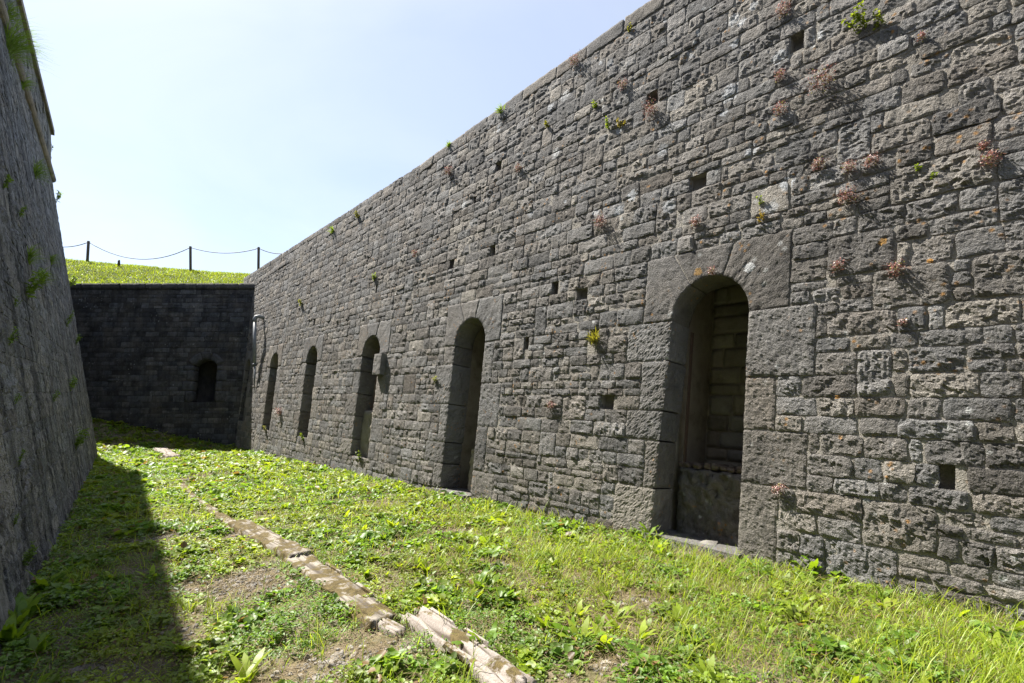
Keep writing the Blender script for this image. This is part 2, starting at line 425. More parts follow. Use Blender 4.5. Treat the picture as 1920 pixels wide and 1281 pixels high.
# ------------------------------------------------------------------ setting: ground sheet
def grid_mesh(name, xs, ys, zf):
    X, Y = np.meshgrid(xs, ys); Z = zf(X, Y)
    V = np.stack([X, Y, Z], -1).reshape(-1, 3)
    nx, ny = len(xs), len(ys)
    i = (np.arange(ny - 1)[:, None] * nx + np.arange(nx - 1)[None, :]).ravel()
    return mesh_np(name, V, np.stack([i, i + 1, i + nx + 1, i + nx], -1))
g = link("ground", grid_mesh("ground", np.arange(-34, 14, 0.12), np.arange(-12, 26, 0.12), gz), M_GROUND, kind="structure", label="ditch floor of soil, moss and gravel between the walls")

# ------------------------------------------------------------------ stones
def skirted(nu, nv):
    """quads of an nu x nv grid of points plus a skirt ring behind its edge"""
    idx = np.arange(nu * nv).reshape(nv, nu)
    q = [np.stack([idx[:-1, :-1], idx[:-1, 1:], idx[1:, 1:], idx[1:, :-1]], -1).reshape(-1, 4)]
    ring = np.concatenate([idx[0, :], idx[1:, -1], idx[-1, -2::-1], idx[-2:0:-1, 0]])
    k = len(ring); sk = nu * nv + np.arange(k)
    q.append(np.stack([ring, sk, np.roll(sk, -1), np.roll(ring, -1)], -1))
    return np.concatenate(q), ring
_sk = {}
def sk_cached(nu, nv):
    if (nu, nv) not in _sk: _sk[(nu, nv)] = skirted(nu, nv)
    return _sk[(nu, nv)]

def facets(x, y, seed):
    """broken planes: each cell has its own height and tilt"""
    ix = np.floor(x); iy = np.floor(y); best = np.full(np.shape(x), 9e9); val = np.zeros(np.shape(x))
    for a in (-1, 0, 1):
        for b in (-1, 0, 1):
            h = _h(ix + a, iy + b, seed)
            jx = (h & 255) / 255.0; jy = ((h >> 8) & 255) / 255.0
            dx = x - (ix + a + jx); dy = y - (iy + b + jy); d2 = dx * dx + dy * dy
            v_ = (((h >> 16) & 255) / 255.0 - .5) * .9 + dx * (((h >> 20) & 63) / 63.0 - .5) * 1.3 + dy * (((h >> 24) & 63) / 63.0 - .5) * 1.3
            m = d2 < best; best = np.where(m, d2, best); val = np.where(m, v_, val)
    return val

def face_noise(u, v, seed, rough):
    o = (seed % 97) * 3.1
    a = (seed % 11) / 11 * 1.9 + .2; ca, sa = math.cos(a), math.sin(a); x = u * ca + v * sa + o; y = v * ca - u * sa
    k = 0.35 + 0.65 * ((seed * 7) % 10) / 10           # some stones are worn almost flat
    n = 0.35 * pn(u * 6 + o, v * 7, seed) + k * (0.75 * facets(x * 13, y * 8.5, seed) + 0.55 * facets(x * 31, y * 21, seed + 5)) + 0.22 * pn(x * 60, y * 60, seed + 9)
    return rough * n

def rubble(pl, quad, sp_, seed, proud, rough, rnd=0.009, back=-0.06, rough_edge=0.006):
    """one squared rubble stone: quad = BL, BR, TR, TL in (u, v)"""
    q = np.asarray(quad, float)
    wd = max(np.linalg.norm(q[1] - q[0]), np.linalg.norm(q[2] - q[3])); ht = max(np.linalg.norm(q[3] - q[0]), np.linalg.norm(q[2] - q[1]))
    nu = int(min(40, max(3, round(wd / sp_) + 1))); nv = int(min(30, max(3, round(ht / sp_) + 1)))
    s, t = np.meshgrid(np.linspace(0, 1, nu), np.linspace(0, 1, nv))
    if nu > 4: s = s + (rng.random(s.shape) - .5) * 0.5 / nu * ((s > 0) & (s < 1))
    if nv > 4: t = t + (rng.random(s.shape) - .5) * 0.5 / nv * ((t > 0) & (t < 1))
    P = (q[0] * ((1 - s) * (1 - t))[..., None] + q[1] * (s * (1 - t))[..., None] + q[2] * (s * t)[..., None] + q[3] * ((1 - s) * t)[..., None])
    u = P[..., 0]; v = P[..., 1]
    u = u + rough_edge * pn(u * 9 + seed, v * 11, seed + 21) * 1.6
    v = v + rough_edge * pn(u * 8, v * 11 + seed, seed + 22) * 1.6
    # rounded corners
    ks = np.clip((np.abs(s - .5) * 2 - 1) * wd / 2 + 0.04, 0, None) / 0.04; kt = np.clip((np.abs(t - .5) * 2 - 1) * ht / 2 + 0.04, 0, None) / 0.04
    kk = ks * kt; cu = q[:, 0].mean(); cv = q[:, 1].mean()
    u = u - np.sign(u - cu) * 0.007 * kk; v = v - np.sign(v - cv) * 0.007 * kk
    e = np.minimum(np.minimum(s, 1 - s) * wd, np.minimum(t, 1 - t) * ht)
    w_ = proud - rnd * np.exp(-(e / 0.012)) + face_noise(u, v, seed, rough) * (0.4 + 0.6 * np.clip(e / 0.02, 0, 1))
    # a tilt of the whole face
    w_ = w_ + (s - .5) * ((seed % 13) / 12 - .5) * 0.016 + (t - .5) * ((seed % 7) / 6 - .5) * 0.012
    Qd, ring = sk_cached(nu, nv)
    uf, vf, wf = u.ravel(), v.ravel(), w_.ravel()
    U = np.concatenate([uf, uf[ring]]); Vv = np.concatenate([vf, vf[ring]]); W = np.concatenate([wf, np.full(len(ring), back)])
    return pl(U, Vv, W), Qd

def rim(pl, outer, inner, depth, sp_, seed, proud=0.012, rough=0.009, back=-0.06, ss=None):
    """a dressed stone beside an opening: front face from outer(s) to inner(s), then the reveal going in by depth"""
    so_, si = outer(np.array([0, .5, 1.])), inner(np.array([0, .5, 1.]))
    ln = np.linalg.norm(np.diff(si, axis=0), axis=1).sum(); wd = np.linalg.norm(so_ - si, axis=1).mean()
    lo = np.linalg.norm(np.diff(so_, axis=0), axis=1).sum(); ns = int(max(4, round(max(ln, lo) / sp_) + 1)); s = np.linspace(0, 1, ns) if ss is None else np.unique(np.concatenate([np.linspace(0, 1, ns), ss])); ns = len(s)
    nf = int(max(4, round(wd / sp_) + 1)); ndp = int(max(3, round(depth / (sp_ * 1.8)) + 1))
    A = outer(s); B = inner(s)
    tf = np.linspace(0, 1, nf)
    P = A[:, None, :] * (1 - tf)[None, :, None] + B[:, None, :] * tf[None, :, None]
    uf = P[..., 0]; vf = P[..., 1]
    e = np.minimum(np.minimum(s, 1 - s)[:, None] * ln, tf[None, :] * wd)
    wf = proud - 0.007 * np.exp(-(e / 0.010)) + rough * (.7 * pn(uf * 14, vf * 14, seed) + 1.0 * (.4 - np.abs(pn(uf * 38, vf * 38, seed + 1))) + .5 * pn(uf * 85, vf * 85, seed + 2))
    ed = np.exp(-((1 - tf) * wd / 0.012))[None, :]
    wf = wf - 0.012 * ed * (0.6 + pn(uf * 14, vf * 14, seed + 5))
    # reveal
    dd = np.linspace(0, 1, ndp + 1)[1:] * depth
    inn = unit_rows(B - A)
    jit = rough * 0.9 * facets(np.repeat(s[:, None] * ln, ndp, 1) * 15 + seed, np.repeat(dd[None, :], ns, 0) * 12, seed + 12) + rough * 1.2 * pn(np.repeat(s[:, None] * ln, ndp, 1) * 16 + seed, np.repeat(dd[None, :], ns, 0) * 16, seed + 8)
    jit = jit - 0.006 * np.exp(-(np.minimum(s, 1 - s)[:, None] * ln / 0.012))
    ur = B[:, None, 0] + inn[:, None, 0] * jit; vr = B[:, None, 1] + inn[:, None, 1] * jit
    wr = -np.repeat(dd[None, :], ns, 0)
    U = np.concatenate([uf, ur], 1); Vv = np.concatenate([vf, vr], 1); W = np.concatenate([wf, wr], 1)
    nv, nu = U.shape
    Qd, ring = sk_cached(nu, nv)
    u1, v1, w1 = U.ravel(), Vv.ravel(), W.ravel()
    # skirt: push the ring back and away from the opening
    oA = np.repeat(-inn[:, None, :], nu, 1).reshape(-1, 2)[ring] * 0.06
    U2 = np.concatenate([u1, u1[ring] + oA[:, 0] * (w1[ring] < -0.02)]); V2 = np.concatenate([v1, v1[ring] + oA[:, 1] * (w1[ring] < -0.02)])
    W2 = np.concatenate([w1, np.minimum(w1[ring], back)])
    return pl(U2, V2, W2), Qd
def unit_rows(a): return a / np.maximum(1e-9, np.linalg.norm(a, axis=1))[:, None]

class Opening:
    """round- or segment-headed opening; blocks = heights of the jamb stones"""
    def __init__(s, u0, u1, z0, zs, rise, depth):
        s.u0, s.u1, s.z0, s.zs, s.rise, s.depth = u0, u1, z0, zs, rise, depth
        s.uc = (u0 + u1) / 2; s.hw = (u1 - u0) / 2
        if rise >= s.hw * 0.95: s.R = s.hw; s.zc = zs; s.a0 = 0.0
        else:
            s.R = (s.hw ** 2 + rise ** 2) / (2 * rise); s.zc = zs + rise - s.R; s.a0 = math.atan2(zs - s.zc, s.hw)
        s.top = zs + rise
    def arc(s, f):                      # f 0..1 from the u1 side over to the u0 side
        a = s.a0 + (math.pi - 2 * s.a0) * np.asarray(f, float)
        k = 1.0 if s.rise < s.hw * .95 else s.rise / s.hw
        return np.stack([s.uc + s.R * np.cos(a), s.zc + s.R * np.sin(a) * k], -1)
    def outline(s, grow=0.0, n=16):
        a = s.arc(np.linspace(0, 1, n)); c = np.array([s.uc, s.zs])
        a = c + (a - c) * (1 + grow / s.hw)
        return [(s.u1 + grow + (0.11 if s.u0 < 0 and s.u0 > -1 else 0), s.z0 - grow)] + [tuple(p) for p in a] + [(s.u0 - grow, s.z0 - grow)]

def make_courses(z0, z1, fixed, hlo, hhi):
    """bed lines between z0 and z1 that pass through the fixed heights"""
    f = sorted([z0, z1] + [x for x in fixed if z0 < x < z1]); out = [f[0]]
    for a, b in zip(f[:-1], f[1:]):
        n = max(1, round((b - a) / ((hlo + hhi) / 2)))
        h = rng.uniform(hlo, hhi, n); h = h / h.sum() * (b - a)
        out += list(a + np.cumsum(h))
    return out

def free(intervals, a, b):
    r = []
    for (x, y) in intervals:
        if b <= x or a >= y: r.append((x, y)); continue
        if a > x: r.append((x, a))
        if b < y: r.append((b, y))
    return r

def lay(u0, u1, courses, blocks, llo, lhi, split, joint, top_fn=None, wob=0.008, wobseed=3):
    """fills the courses with stones, keeping out of the block rectangles (ua, ub, va, vb); returns quads"""
    out = []
    def bed(u, v): return v + wob * fbm(np.array([u * 0.9]), np.array([v * 3.1]), wobseed)[0]
    for va, vb in zip(courses[:-1], courses[1:]):
        iv = [(u0, u1)]
        for (a, b, c, d_) in blocks:
            if c < vb - 0.01 and d_ > va + 0.01: iv = free(iv, a, b)
        for (a, b) in iv:
            u = a
            while u < b - 0.03:
                ln = min(rng.uniform(0.5, 1.5), b - u)
                if b - u - ln < 0.25: ln = b - u
                sub = [va, vb]
                if vb - va > split and rng.random() < 0.42:
                    sub = [va, va + (vb - va) * rng.uniform(0.38, 0.62), vb]
                for sa, sb in zip(sub[:-1], sub[1:]):
                    x = u
                    while x < u + ln - 1e-6:
                        l = rng.uniform(llo, lhi) * (0.75 + 0.9 * (sb - sa) / 0.25)
                        if u + ln - x - l < llo * 0.6: l = u + ln - x
                        x2 = x + l
                        ja, jb = joint * rng.uniform(.6, 1.5) / 2, joint * rng.uniform(.6, 1.5) / 2
                        sl_ = rng.normal(0, 0.0045, 4)
                        p = [(x + ja + sl_[0], bed(x, sa) + joint * .5), (x2 - jb + sl_[1], bed(x2, sa) + joint * .5),
                             (x2 - jb + sl_[2], bed(x2, sb) - joint * .5), (x + ja + sl_[3], bed(x, sb) - joint * .5)]
                        if p[2][1] - p[1][1] > 0.02 and p[1][0] - p[0][0] > 0.03: out.append(np.array(p))
                        x = x2
                u += ln
    return out

def in_view(P, mx=260, my=260):
    x, y = to_px(P); return (P[..., 1] > 0.8) & (x > -mx) & (x < 1920 + mx * 9) & (y > -my) & (y < 1281 + my)

def build_stones(root, pl, quads, mat, spf, proud, rough, name="stone", limit=300, stuff_name="stonework", tone_fn=None, min_sp=0.014, smooth=False, rnd=0.006):
    """the stones that show largest become parts of their own, the rest one joined part"""
    cen = np.array([q.mean(0) for q in quads]); P = pl(cen[:, 0], cen[:, 1], 0.0)
    keep = in_view(P)
    score = []
    for q, p in zip(quads, P):
        W = pl(q[:, 0], q[:, 1], 0.0); x, y = to_px(W)
        inside = (0 < x.mean() < 1920) and (0 < y.mean() < 1281)
        a = 0.5 * abs(sum(x[i] * y[(i + 1) % 4] - x[(i + 1) % 4] * y[i] for i in range(4)))
        score.append(a if inside else a * 0.01)
    score = np.array(score) * keep
    order = np.argsort(-score); rest = MB()
    for r, i in enumerate(order):
        if not keep[i]: continue
        seed = int(rng.integers(1, 100000)); Y = P[i][1]
        s_ = max(min_sp, spf * Y)
        pr = rng.normal(*proud)
        V, Q = rubble(pl, quads[i], s_, seed, pr, rough * rng.uniform(0.6, 1.35), rnd)
        tn = np.clip(rng.normal(0.5, 0.24), 0, 1)
        if tone_fn is not None: tn = np.clip(tn + tone_fn(*cen[i]), 0, 1.2)
        if r < limit: link(name, mesh_np(name, V, Q, None, smooth, None, tn), mat, root)
        else: rest.add(V, Q, tone=tn)
    if rest.n: link(stuff_name, rest.mesh(stuff_name, smooth), mat, root, kind="stuff")

def core_mesh(name, pl, outer, holes, w_, extra=None):
    """front face of the wall's core, with holes; extra(mb) adds what lies behind"""
    polys = [[Vector((a, b, 0)) for a, b in outer]] + [[Vector((a, b, 0)) for a, b in h] for h in holes]
    flat = np.array([(p.x, p.y) for pg in polys for p in pg])
    T = np.array(tessellate_polygon(polys))
    A = flat[T]; ar = (A[:, 1, 0] - A[:, 0, 0]) * (A[:, 2, 1] - A[:, 0, 1]) - (A[:, 2, 0] - A[:, 0, 0]) * (A[:, 1, 1] - A[:, 0, 1])
    T[ar < 0] = T[ar < 0][:, ::-1]
    mb = MB(); mb.add(pl(flat[:, 0], flat[:, 1], w_), None, T)
    if extra: extra(mb)
    return mb.mesh(name, False)

def box_uvw(pl, u0, u1, v0, v1, w0, w1, skip=()):
    c = [(u, v, w) for w in (w0, w1) for v in (v0, v1) for u in (u0, u1)]
    c = np.array(c); V = pl(c[:, 0], c[:, 1], c[:, 2])
    f = {'w0': (0, 2, 3, 1), 'w1': (4, 5, 7, 6), 'v0': (0, 1, 5, 4), 'v1': (2, 6, 7, 3), 'u0': (0, 4, 6, 2), 'u1': (1, 3, 7, 5)}
    return V, [q for k, q in f.items() if k not in skip]

def rough_block(pl, u0, u1, v0, v1, w_front, depth, seed, rough, sp_=0.03, top=True):
    """masonry block with an uneven front and top"""
    return rubble(pl, [(u0, v0), (u1, v0), (u1, v1), (u0, v1)], sp_, seed, w_front, rough, rnd=0.03, back=w_front - depth, rough_edge=0.015)

# ================================================================== right wall: long gallery wall with arched loopholes
DOORS = [Opening(-0.25, 0.62, -0.12, 2.44, 0.46, 0.42), Opening(4.08, 4.96, -0.18, 2.45, 0.46, 0.42), Opening(7.86, 8.74, 0.03, 2.46, 0.46, 0.42),
         Opening(11.62, 12.44, 0.25, 2.47, 0.46, 0.42), Opening(15.08, 15.92, 0.33, 2.47, 0.46, 0.42), Opening(18.5, 19.15, 0.42, 2.47, 0.42, 0.42)]
ZS = 2.45
courses = make_courses(-0.75, 6.66, [-0.13, 0.30, 2.45, 3.24], 0.13, 0.235)
ci = lambda z: min(range(len(courses)), key=lambda i: abs(courses[i] - z))
blocks = []; rims = []
for k, D in enumerate(DOORS):
    zb = courses[ci(D.z0)] if k < 2 else courses[ci(0.0)]
    i = ci(zb); iS = ci(ZS); iT = ci(3.24)
    D.head = courses[iT]
    for side in (0, 1):
        j = i; alt = (k + side) % 2
        while j < iS:
            n = int(rng.integers(2, 5 if k < 2 else 4)) if j + 1 < iS else 1; n = min(n, iS - j)
            if iS - (j + n) == 1 and courses[iS] - courses[j + n] < 0.22: n += 1
            j2 = min(iS, j + n); va, vb = courses[j], courses[j2]
            wd = (0.52 if alt else 0.30) * rng.uniform(0.8, 1.25); alt = 1 - alt
            blocks.append((D.u1, D.u1 + wd, va, vb) if side else (D.u0 - wd, D.u0, va, vb))
            rims.append((k, side, va, vb, wd)); j = j2
    D.wd = [rng.uniform(.30, .42), rng.uniform(.30, .42)]
    blocks.append((D.u0 - D.wd[0], D.u1 + D.wd[1], courses[iS], courses[iT]))
    D.z0 = zb if k < 2 else courses[ci(D.z0)]
    blocks.append((D.u0, D.u1, D.z0 if k > 1 else -2, ZS))
bigs = []                                     # larger stones that span two courses
for i in range(140):
    a = rng.uniform(-4.5, 19); j = int(rng.integers(0, len(courses) - 2)); l = rng.uniform(.22, .5)
    if i < 22: a = rng.uniform(-3.2, -1.1); j = ci(rng.uniform(2.2, 3.5)); l = rng.uniform(.4, .7)         # big pale blocks at the near end
    elif i < 50: a = rng.uniform(-3.2, -0.9); j = ci(rng.uniform(-.2, .8)); l = rng.uniform(.4, .6)
    r_ = (a, a + l, courses[j], courses[j + 2])
    if all(b <= r_[0] - .12 or a2 >= r_[1] + .12 or d_ <= r_[2] + .01 or c >= r_[3] - .01 for a2, b, c, d_ in blocks):
        bigs.append(r_); blocks.append(r_)
quads = lay(-5.9, 21.5, courses, blocks, 0.13, 0.36, 0.2, 0.013)
for a, b, c, d_ in bigs:
    sl_ = rng.normal(0, .008, 4); quads.append(np.array([(a + .008, c + .008 + sl_[0]), (b - .008, c + .008 + sl_[1]), (b - .008 + sl_[2], d_ - .008), (a + .008 + sl_[3], d_ - .008)]))
# putlog holes and lost stones
HOLES = [(1305, 352, .12), (1222, 192, .08), (848, 494), (922, 476), (1090, 558), (985, 672), (1112, 652), (1487, 68, .11), (1775, 884, .04), (1137, 760), (706, 535), (890, 372), (935, 312), (432 + 250, 600), (1040, 540), (590, 600)]
hole_rects = []
for hx, hy, *hw_ in HOLES:
    hu, hv = RW.hit(hx, hy)
    for n_, q in enumerate(quads):
        if q[0, 0] - .02 < hu < q[1, 0] + .02 and q[0, 1] - .015 < hv < q[3, 1] + .015:
            a, b = q[0, 0], q[1, 0]; mw = min(hw_[0], (b - a) / 2) if hw_ else 0.10 * rng.uniform(.55, 1.0) if b - a > 0.12 else (b - a) / 2
            ha, hb = max(a, hu - mw), min(b, hu + mw)
            rect = (ha - .01, hb + .01, min(q[0, 1], q[1, 1]) - .012, max(q[2, 1], q[3, 1]) + .012)
            if rect[3] - rect[2] > .2: rect = (rect[0], rect[1], rect[3] - .2, rect[3])
            new = []
            for (x, y) in ((a, ha - .002), (hb + .002, b)):
                if y - x > 0.06:
                    q2 = q.copy(); q2[[0, 3], 0] = x; q2[[1, 2], 0] = y; new.append(q2)
            quads[n_:n_ + 1] = new; hole_rects.append(rect); break

def right_extra(mb):
    us = np.linspace(-9, 22, 40); tp = R_TOP(us) - 0.02
    V = np.concatenate([RW(us, tp, -0.02), RW(us, tp, -1.2), RW(us, np.full(40, -1.0), -3.0)])
    i = np.arange(39)
    mb.add(V, np.concatenate([np.stack([i, i + 1, i + 41, i + 40], -1), np.stack([i + 40, i + 41, i + 81, i + 80], -1)]))
    for e in (-9, 22):
        t = float(R_TOP(e)) - .02
        mb.add(RW(np.array([e] * 4), np.array([-1, t, t, -1]), np.array([-.02, -.02, -1.2, -3.0])), [(0, 1, 2, 3)])
    for (a, b, c, d_) in hole_rects:
        V, Q = box_uvw(RW, a, b, c, d_, -0.11, -0.02, skip=('w1',)); mb.add(V, Q)
us = np.linspace(22, -9, 40)
outer = [(-9, -1.0), (22, -1.0)] + [(u, float(R_TOP(u)) - .02) for u in us]
holes = [D.outline(0.035) for D in DOORS] + [[(a, c), (b, c), (b, d_), (a, d_)] for a, b, c, d_ in hole_rects]
wall = link("gallery_wall", core_mesh("gallery_wall", RW, outer, holes, -0.006, right_extra), M_MORTAR,
            label="long sunlit grey rubble wall with a row of arched openings", cat="stone wall", kind="thing", origin=RW(8.0, -0.3, 0.0))
# lower courses between wall foot and lowest jamb stones are part of the same bond
build_stones(wall, RW, quads, M_STONE, 0.0042, (0.009, 0.004), 0.022, tone_fn=lambda u, v: 0.10 * float(sstep(-1.0, -2.4, u)) * float(sstep(2.2, 3.2, v)))

for (k, side, va, vb, wd) in rims:
    D = DOORS[k]; j = 0.008
    uo, ui = (D.u1 + wd - j, D.u1) if side else (D.u0 - wd + j, D.u0)
    ui += rng.normal(0, 0.006)
    fo = lambda s, uo=uo, va=va, vb=vb: np.stack([np.full(len(s), uo), va + j + s * (vb - va - 2 * j)], -1)
    fi = lambda s, ui=ui, va=va, vb=vb: np.stack([ui + (0.11 if (k == 0 and side) else 0.0) * (1 - (va + s * (vb - va) - D.z0) / (ZS - D.z0)), va + j + s * (vb - va - 2 * j)], -1)
    pr = 0.006 + rng.normal(0, .004)
    if k == 2 and side == 0 and abs((va + vb) / 2 - 2.05) < 0.22: pr = 0.13           # the block that sticks out by the third opening
    V, Q = rim(RW, fo, fi, D.depth + rng.uniform(-.02, .02), max(0.014, 0.0038 * RW(D.uc, 1.5).flat[1]), int(rng.integers(1e5)), pr)
    if not side: Q = Q                                     # orientation does not matter for closed stones
    link("jamb_stone", mesh_np("jamb_stone", V, Q, None, False, None, np.clip(rng.normal(.58, .2), 0, 1)), M_ASHLAR, wall)
for k, D in enumerate(DOORS):
    cuts = [0, rng.uniform(.30, .38), rng.uniform(.54, .64), 1.0]
    def box_out(f, D=D):
        A = D.arc(f); c = np.array([D.uc, D.zs]); v = A - c; r = []
        for p in v:
            t = 1e9
            if p[0] > 1e-6: t = min(t, (D.hw + D.wd[1]) / p[0])
            if p[0] < -1e-6: t = min(t, (D.hw + D.wd[0]) / -p[0])
            if p[1] > 1e-6: t = min(t, (D.head - D.zs) / p[1])
            r.append(c + p * t)
        return np.array(r)
    for a, b in zip(cuts[:-1], cuts[1:]):
        g_ = 0.003
        mp = lambda s, a=a, b=b: a + g_ + s * (b - a - 2 * g_)
        ff = np.linspace(0, 1, 400); bo = box_out(mp(ff)); cornr = []
        for sgn, wdx in ((1, D.wd[1]), (-1, D.wd[0])):
            dist = np.hypot(bo[:, 0] - (D.uc + sgn * (D.hw + wdx)), bo[:, 1] - D.head)
            if dist.min() < 0.03: cornr.append(ff[dist.argmin()])
        V, Q = rim(RW, lambda s: box_out(mp(s)), lambda s: D.arc(mp(s)), D.depth, max(0.015, 0.0038 * RW(D.uc, 1.5).flat[1]), int(rng.integers(1e5)), 0.004, ss=np.array(cornr))
        link("arch_stone", mesh_np("arch_stone", V, Q, None, True, None, np.clip(rng.normal(.58, .2), 0, 1)), M_ASHLAR, wall)
    # chamber behind the opening
    mb = MB(); V, Q = box_uvw(RW, D.u0 - 0.45, D.u1 + 0.12, -0.3, 3.3, -1.3, -D.depth + 0.02, skip=('w1',)); mb.add(V, Q)
    n0 = D.outline(0.03)
    link("chamber", core_mesh("chamber", RW, [(D.u0 - .45, -.3), (D.u1 + .12, -.3), (D.u1 + .12, 3.3), (D.u0 - .45, 3.3)], [[(a, max(b, -.29)) for a, b in n0]], -D.depth + 0.02, lambda m_, mb=mb: m_.add(mb.V[0], mb.Q[0])), M_CHAMBER, wall)
    # stones of the chamber's back and far side
    if k < 2:
        cs = make_courses(-0.3, 3.3, [], 0.16, 0.30)
        qd = lay(D.u0 - .44, D.u1 + .11, cs, [], 0.16, 0.36, 9, 0.016, wob=0.004)
        BP = Plane(RW(0.0, RW.P0[2], -1.3), RW.d, RW.n, RW.b)
        for q in qd:
            V, Q = rubble(BP, q, 0.05, int(rng.integers(1e5)), 0.03, 0.016, back=-0.02)
            link("chamber_stone", mesh_np("chamber_stone", V, Q, None, True, None, np.clip(rng.normal(.5, .2), 0, 1)), M_CHAMBER, wall)
# masonry that fills the foot of the openings, and thresholds
def fill(D, z1, w_, rough=0.03, seed=1, u0=None, u1=None, z0=None, mat=M_CHAMBER, depth=0.5):
    V, Q = rough_block(RW, (D.u0 if u0 is None else u0) - .02, (D.u1 if u1 is None else u1) + .02, (D.z0 - .1) if z0 is None else z0, z1, w_, depth, seed, rough)
    link("blocking_masonry", mesh_np("blocking_masonry", V, Q, None, True, None, 0.55), mat, wall)
fill(DOORS[0], 0.74, -0.40, 0.08, 11, mat=M_STONE)
for i in range(9):                                # broken bricks on top of the blocking
    a_ = -0.22 + i * .10 + rng.normal(0, .01); h_ = rng.uniform(.05, .09)
    V, Q = rubble(RW, [(a_, .745), (a_ + .09, .745), (a_ + .09, .745 + h_), (a_, .74 + h_)], .025, int(rng.integers(1e5)), -0.40 - rng.uniform(0, .06), .03, back=-0.75, rnd=.02)
    link("brick", mesh_np("brick", V, Q, None, False, None, rng.uniform(.3, .8)), M_BRICK, wall)
fill(DOORS[1], 0.62, -0.30, 0.05, 12, u0=4.05, u1=4.55)
fill(DOORS[2], 1.18, -0.20, 0.03, 13)
for k, (a, b, z, w1) in enumerate([(-0.3, 0.75, -0.02, 0.10), (4.1, 4.95, -0.13, 0.12)]):
    V, Q = box_uvw(RW, a, b, z - 0.3, z, -0.5, w1)
    V, Q = rubble(Plane(RW(0.0, z), RW.d, -np.array([0, 0, 1.0]) + 1e-6, 0.0), [(a, 0), (b, 0), (b, 0.01), (a, 0.01)], .05, 5, 0, 0.001) if False else (V, Q)
    link("threshold", mesh_np("threshold", V, Q, None, False, None, 0.6), M_ASHLAR, wall)
V, Q = box_uvw(RW, 0.605, 0.62, 0.8, 2.4, -0.52, -0.46)
link("iron_strip", mesh_np("iron_strip", V, Q, None, False, None, .5), M_RUST, wall)
# coping
u = -5.9
while u < 20.2:
    l = rng.uniform(0.5, 1.1); t0, t1 = float(R_TOP(u)) + rng.normal(0, .012), float(R_TOP(u + l)) + rng.normal(0, .012)
    P = RW(u + l / 2, t0)
    if in_view(P, 200, 2500):
        V, Q = rubble(RW, [(u + .004, t0 - .22), (u + l - .004, t1 - .22), (u + l - .004, t1), (u + .004, t0)], max(.03, .0045 * P[1]), int(rng.integers(1e5)), 0.008 + rng.normal(0, .004), 0.016, back=-0.5, rnd=0.005)
        link("coping_stone", mesh_np("coping_stone", V, Q, None, True, None, np.clip(rng.normal(.42, .1), 0, 1)), M_ASHLAR, wall)
    u += l

# ================================================================== left wall: tall battered scarp in the shade
L_COR, L_TOP = 8.2, 9.75
def loft(name, poly, prof, close=True):
    """sweeps a (z, setback) profile along a plan polyline; the ditch lies on the right of the line"""
    poly = [np.array(p, float) for p in poly]; n = len(poly); rows = []
    for i in range(n):
        ds = []
        if i > 0: ds.append(unit(poly[i] - poly[i - 1]))
        if i < n - 1: ds.append(unit(poly[i + 1] - poly[i]))
        nn = [np.array([d_[1], -d_[0]]) for d_ in ds]
        m = unit(sum(nn)); m = m / max(0.3, m @ nn[0])
        rows.append([(poly[i][0] - m[0] * s, poly[i][1] - m[1] * s, z) for z, s in prof])
    V = np.array(rows).reshape(-1, 3); k = len(prof); Q = []
    for i in range(n - 1):
        for j in range(k - 1): Q.append((i * k + j, (i + 1) * k + j, (i + 1) * k + j + 1, i * k + j + 1))
    return V, Q
cor = LW(LC, -0.1)[:2]; E2 = unit([-0.74, 0.67])
pbase = [LW(-11.0, -0.1)[:2], cor, cor + E2 * 12]
sb = lambda z: 0.125 * (z + 0.1)
V, Q = loft("scarp", pbase, [(-1.5, sb(-1.5) + .012), (L_COR, sb(L_COR) + .012), (L_TOP, sb(L_COR) + .012), (L_TOP, sb(L_COR) + 2.5), (-1.5, 4.0)])
left = link("scarp_wall", mesh_np("scarp_wall", V, Q, None, False, None, .5), M_LMORTAR, label="tall leaning shaded wall streaked dark and light on the left", cat="stone wall", kind="thing", origin=LW(6.0, -0.1))
lc = make_courses(-0.7, L_COR - 0.1, [], 0.2, 0.34)
lq = lay(-1.9, LC - 0.02, lc, [], 0.22, 0.5, 0.26, 0.004, wobseed=9, wob=.03)
build_stones(left, LW, lq, M_LSTONE, 0.0075, (0.0, 0.002), 0.030, stuff_name="stonework", min_sp=0.03, rnd=0.002)
UP = Plane(LW(0.0, L_COR), LD, LW.n, 0.0)
lq2 = lay(-1.9, LC - 0.02, make_courses(L_COR + 0.12, L_TOP - .2, [], 0.22, 0.34), [], 0.25, 0.5, 0.4, 0.018, wobseed=10)
build_stones(left, UP, lq2, M_LSTONE, 0.0075, (0.0, 0.008), 0.022, limit=0, stuff_name="parapet_stonework", min_sp=0.04)
def moulding(name, z0, prof, mat, seg):
    """a projecting course in lengths of stone"""
    u = -2.0
    while u < LC:
        l = min(seg * rng.uniform(.8, 1.2), LC - u + 0.02)
        pts = [UP(u + 0.004, z0, 0.0)[:2], UP(u + l - 0.004, z0, 0.0)[:2]]
        V, Q = loft(name, pts, [(z0 + z, -o) for z, o in prof])
        k = len(prof); Q = Q + [tuple([0] + [k - 1] + [k - 2] + [1])] if False else Q
        if in_view(np.array([*pts[0], z0]), 300, 900):
            T = [(0, j + 1, j) for j in range(1, k - 1)] + [(k, k + j, k + j + 1) for j in range(1, k - 1)]
            link(name, mesh_np(name, V, Q, T, False, None, np.clip(rng.normal(.5, .15), 0, 1)), mat, left)
        u += l
half = [(0.10 + 0.10 * -math.cos(a), 0.01 + 0.09 * math.sin(a)) for a in np.linspace(0, math.pi, 8)]
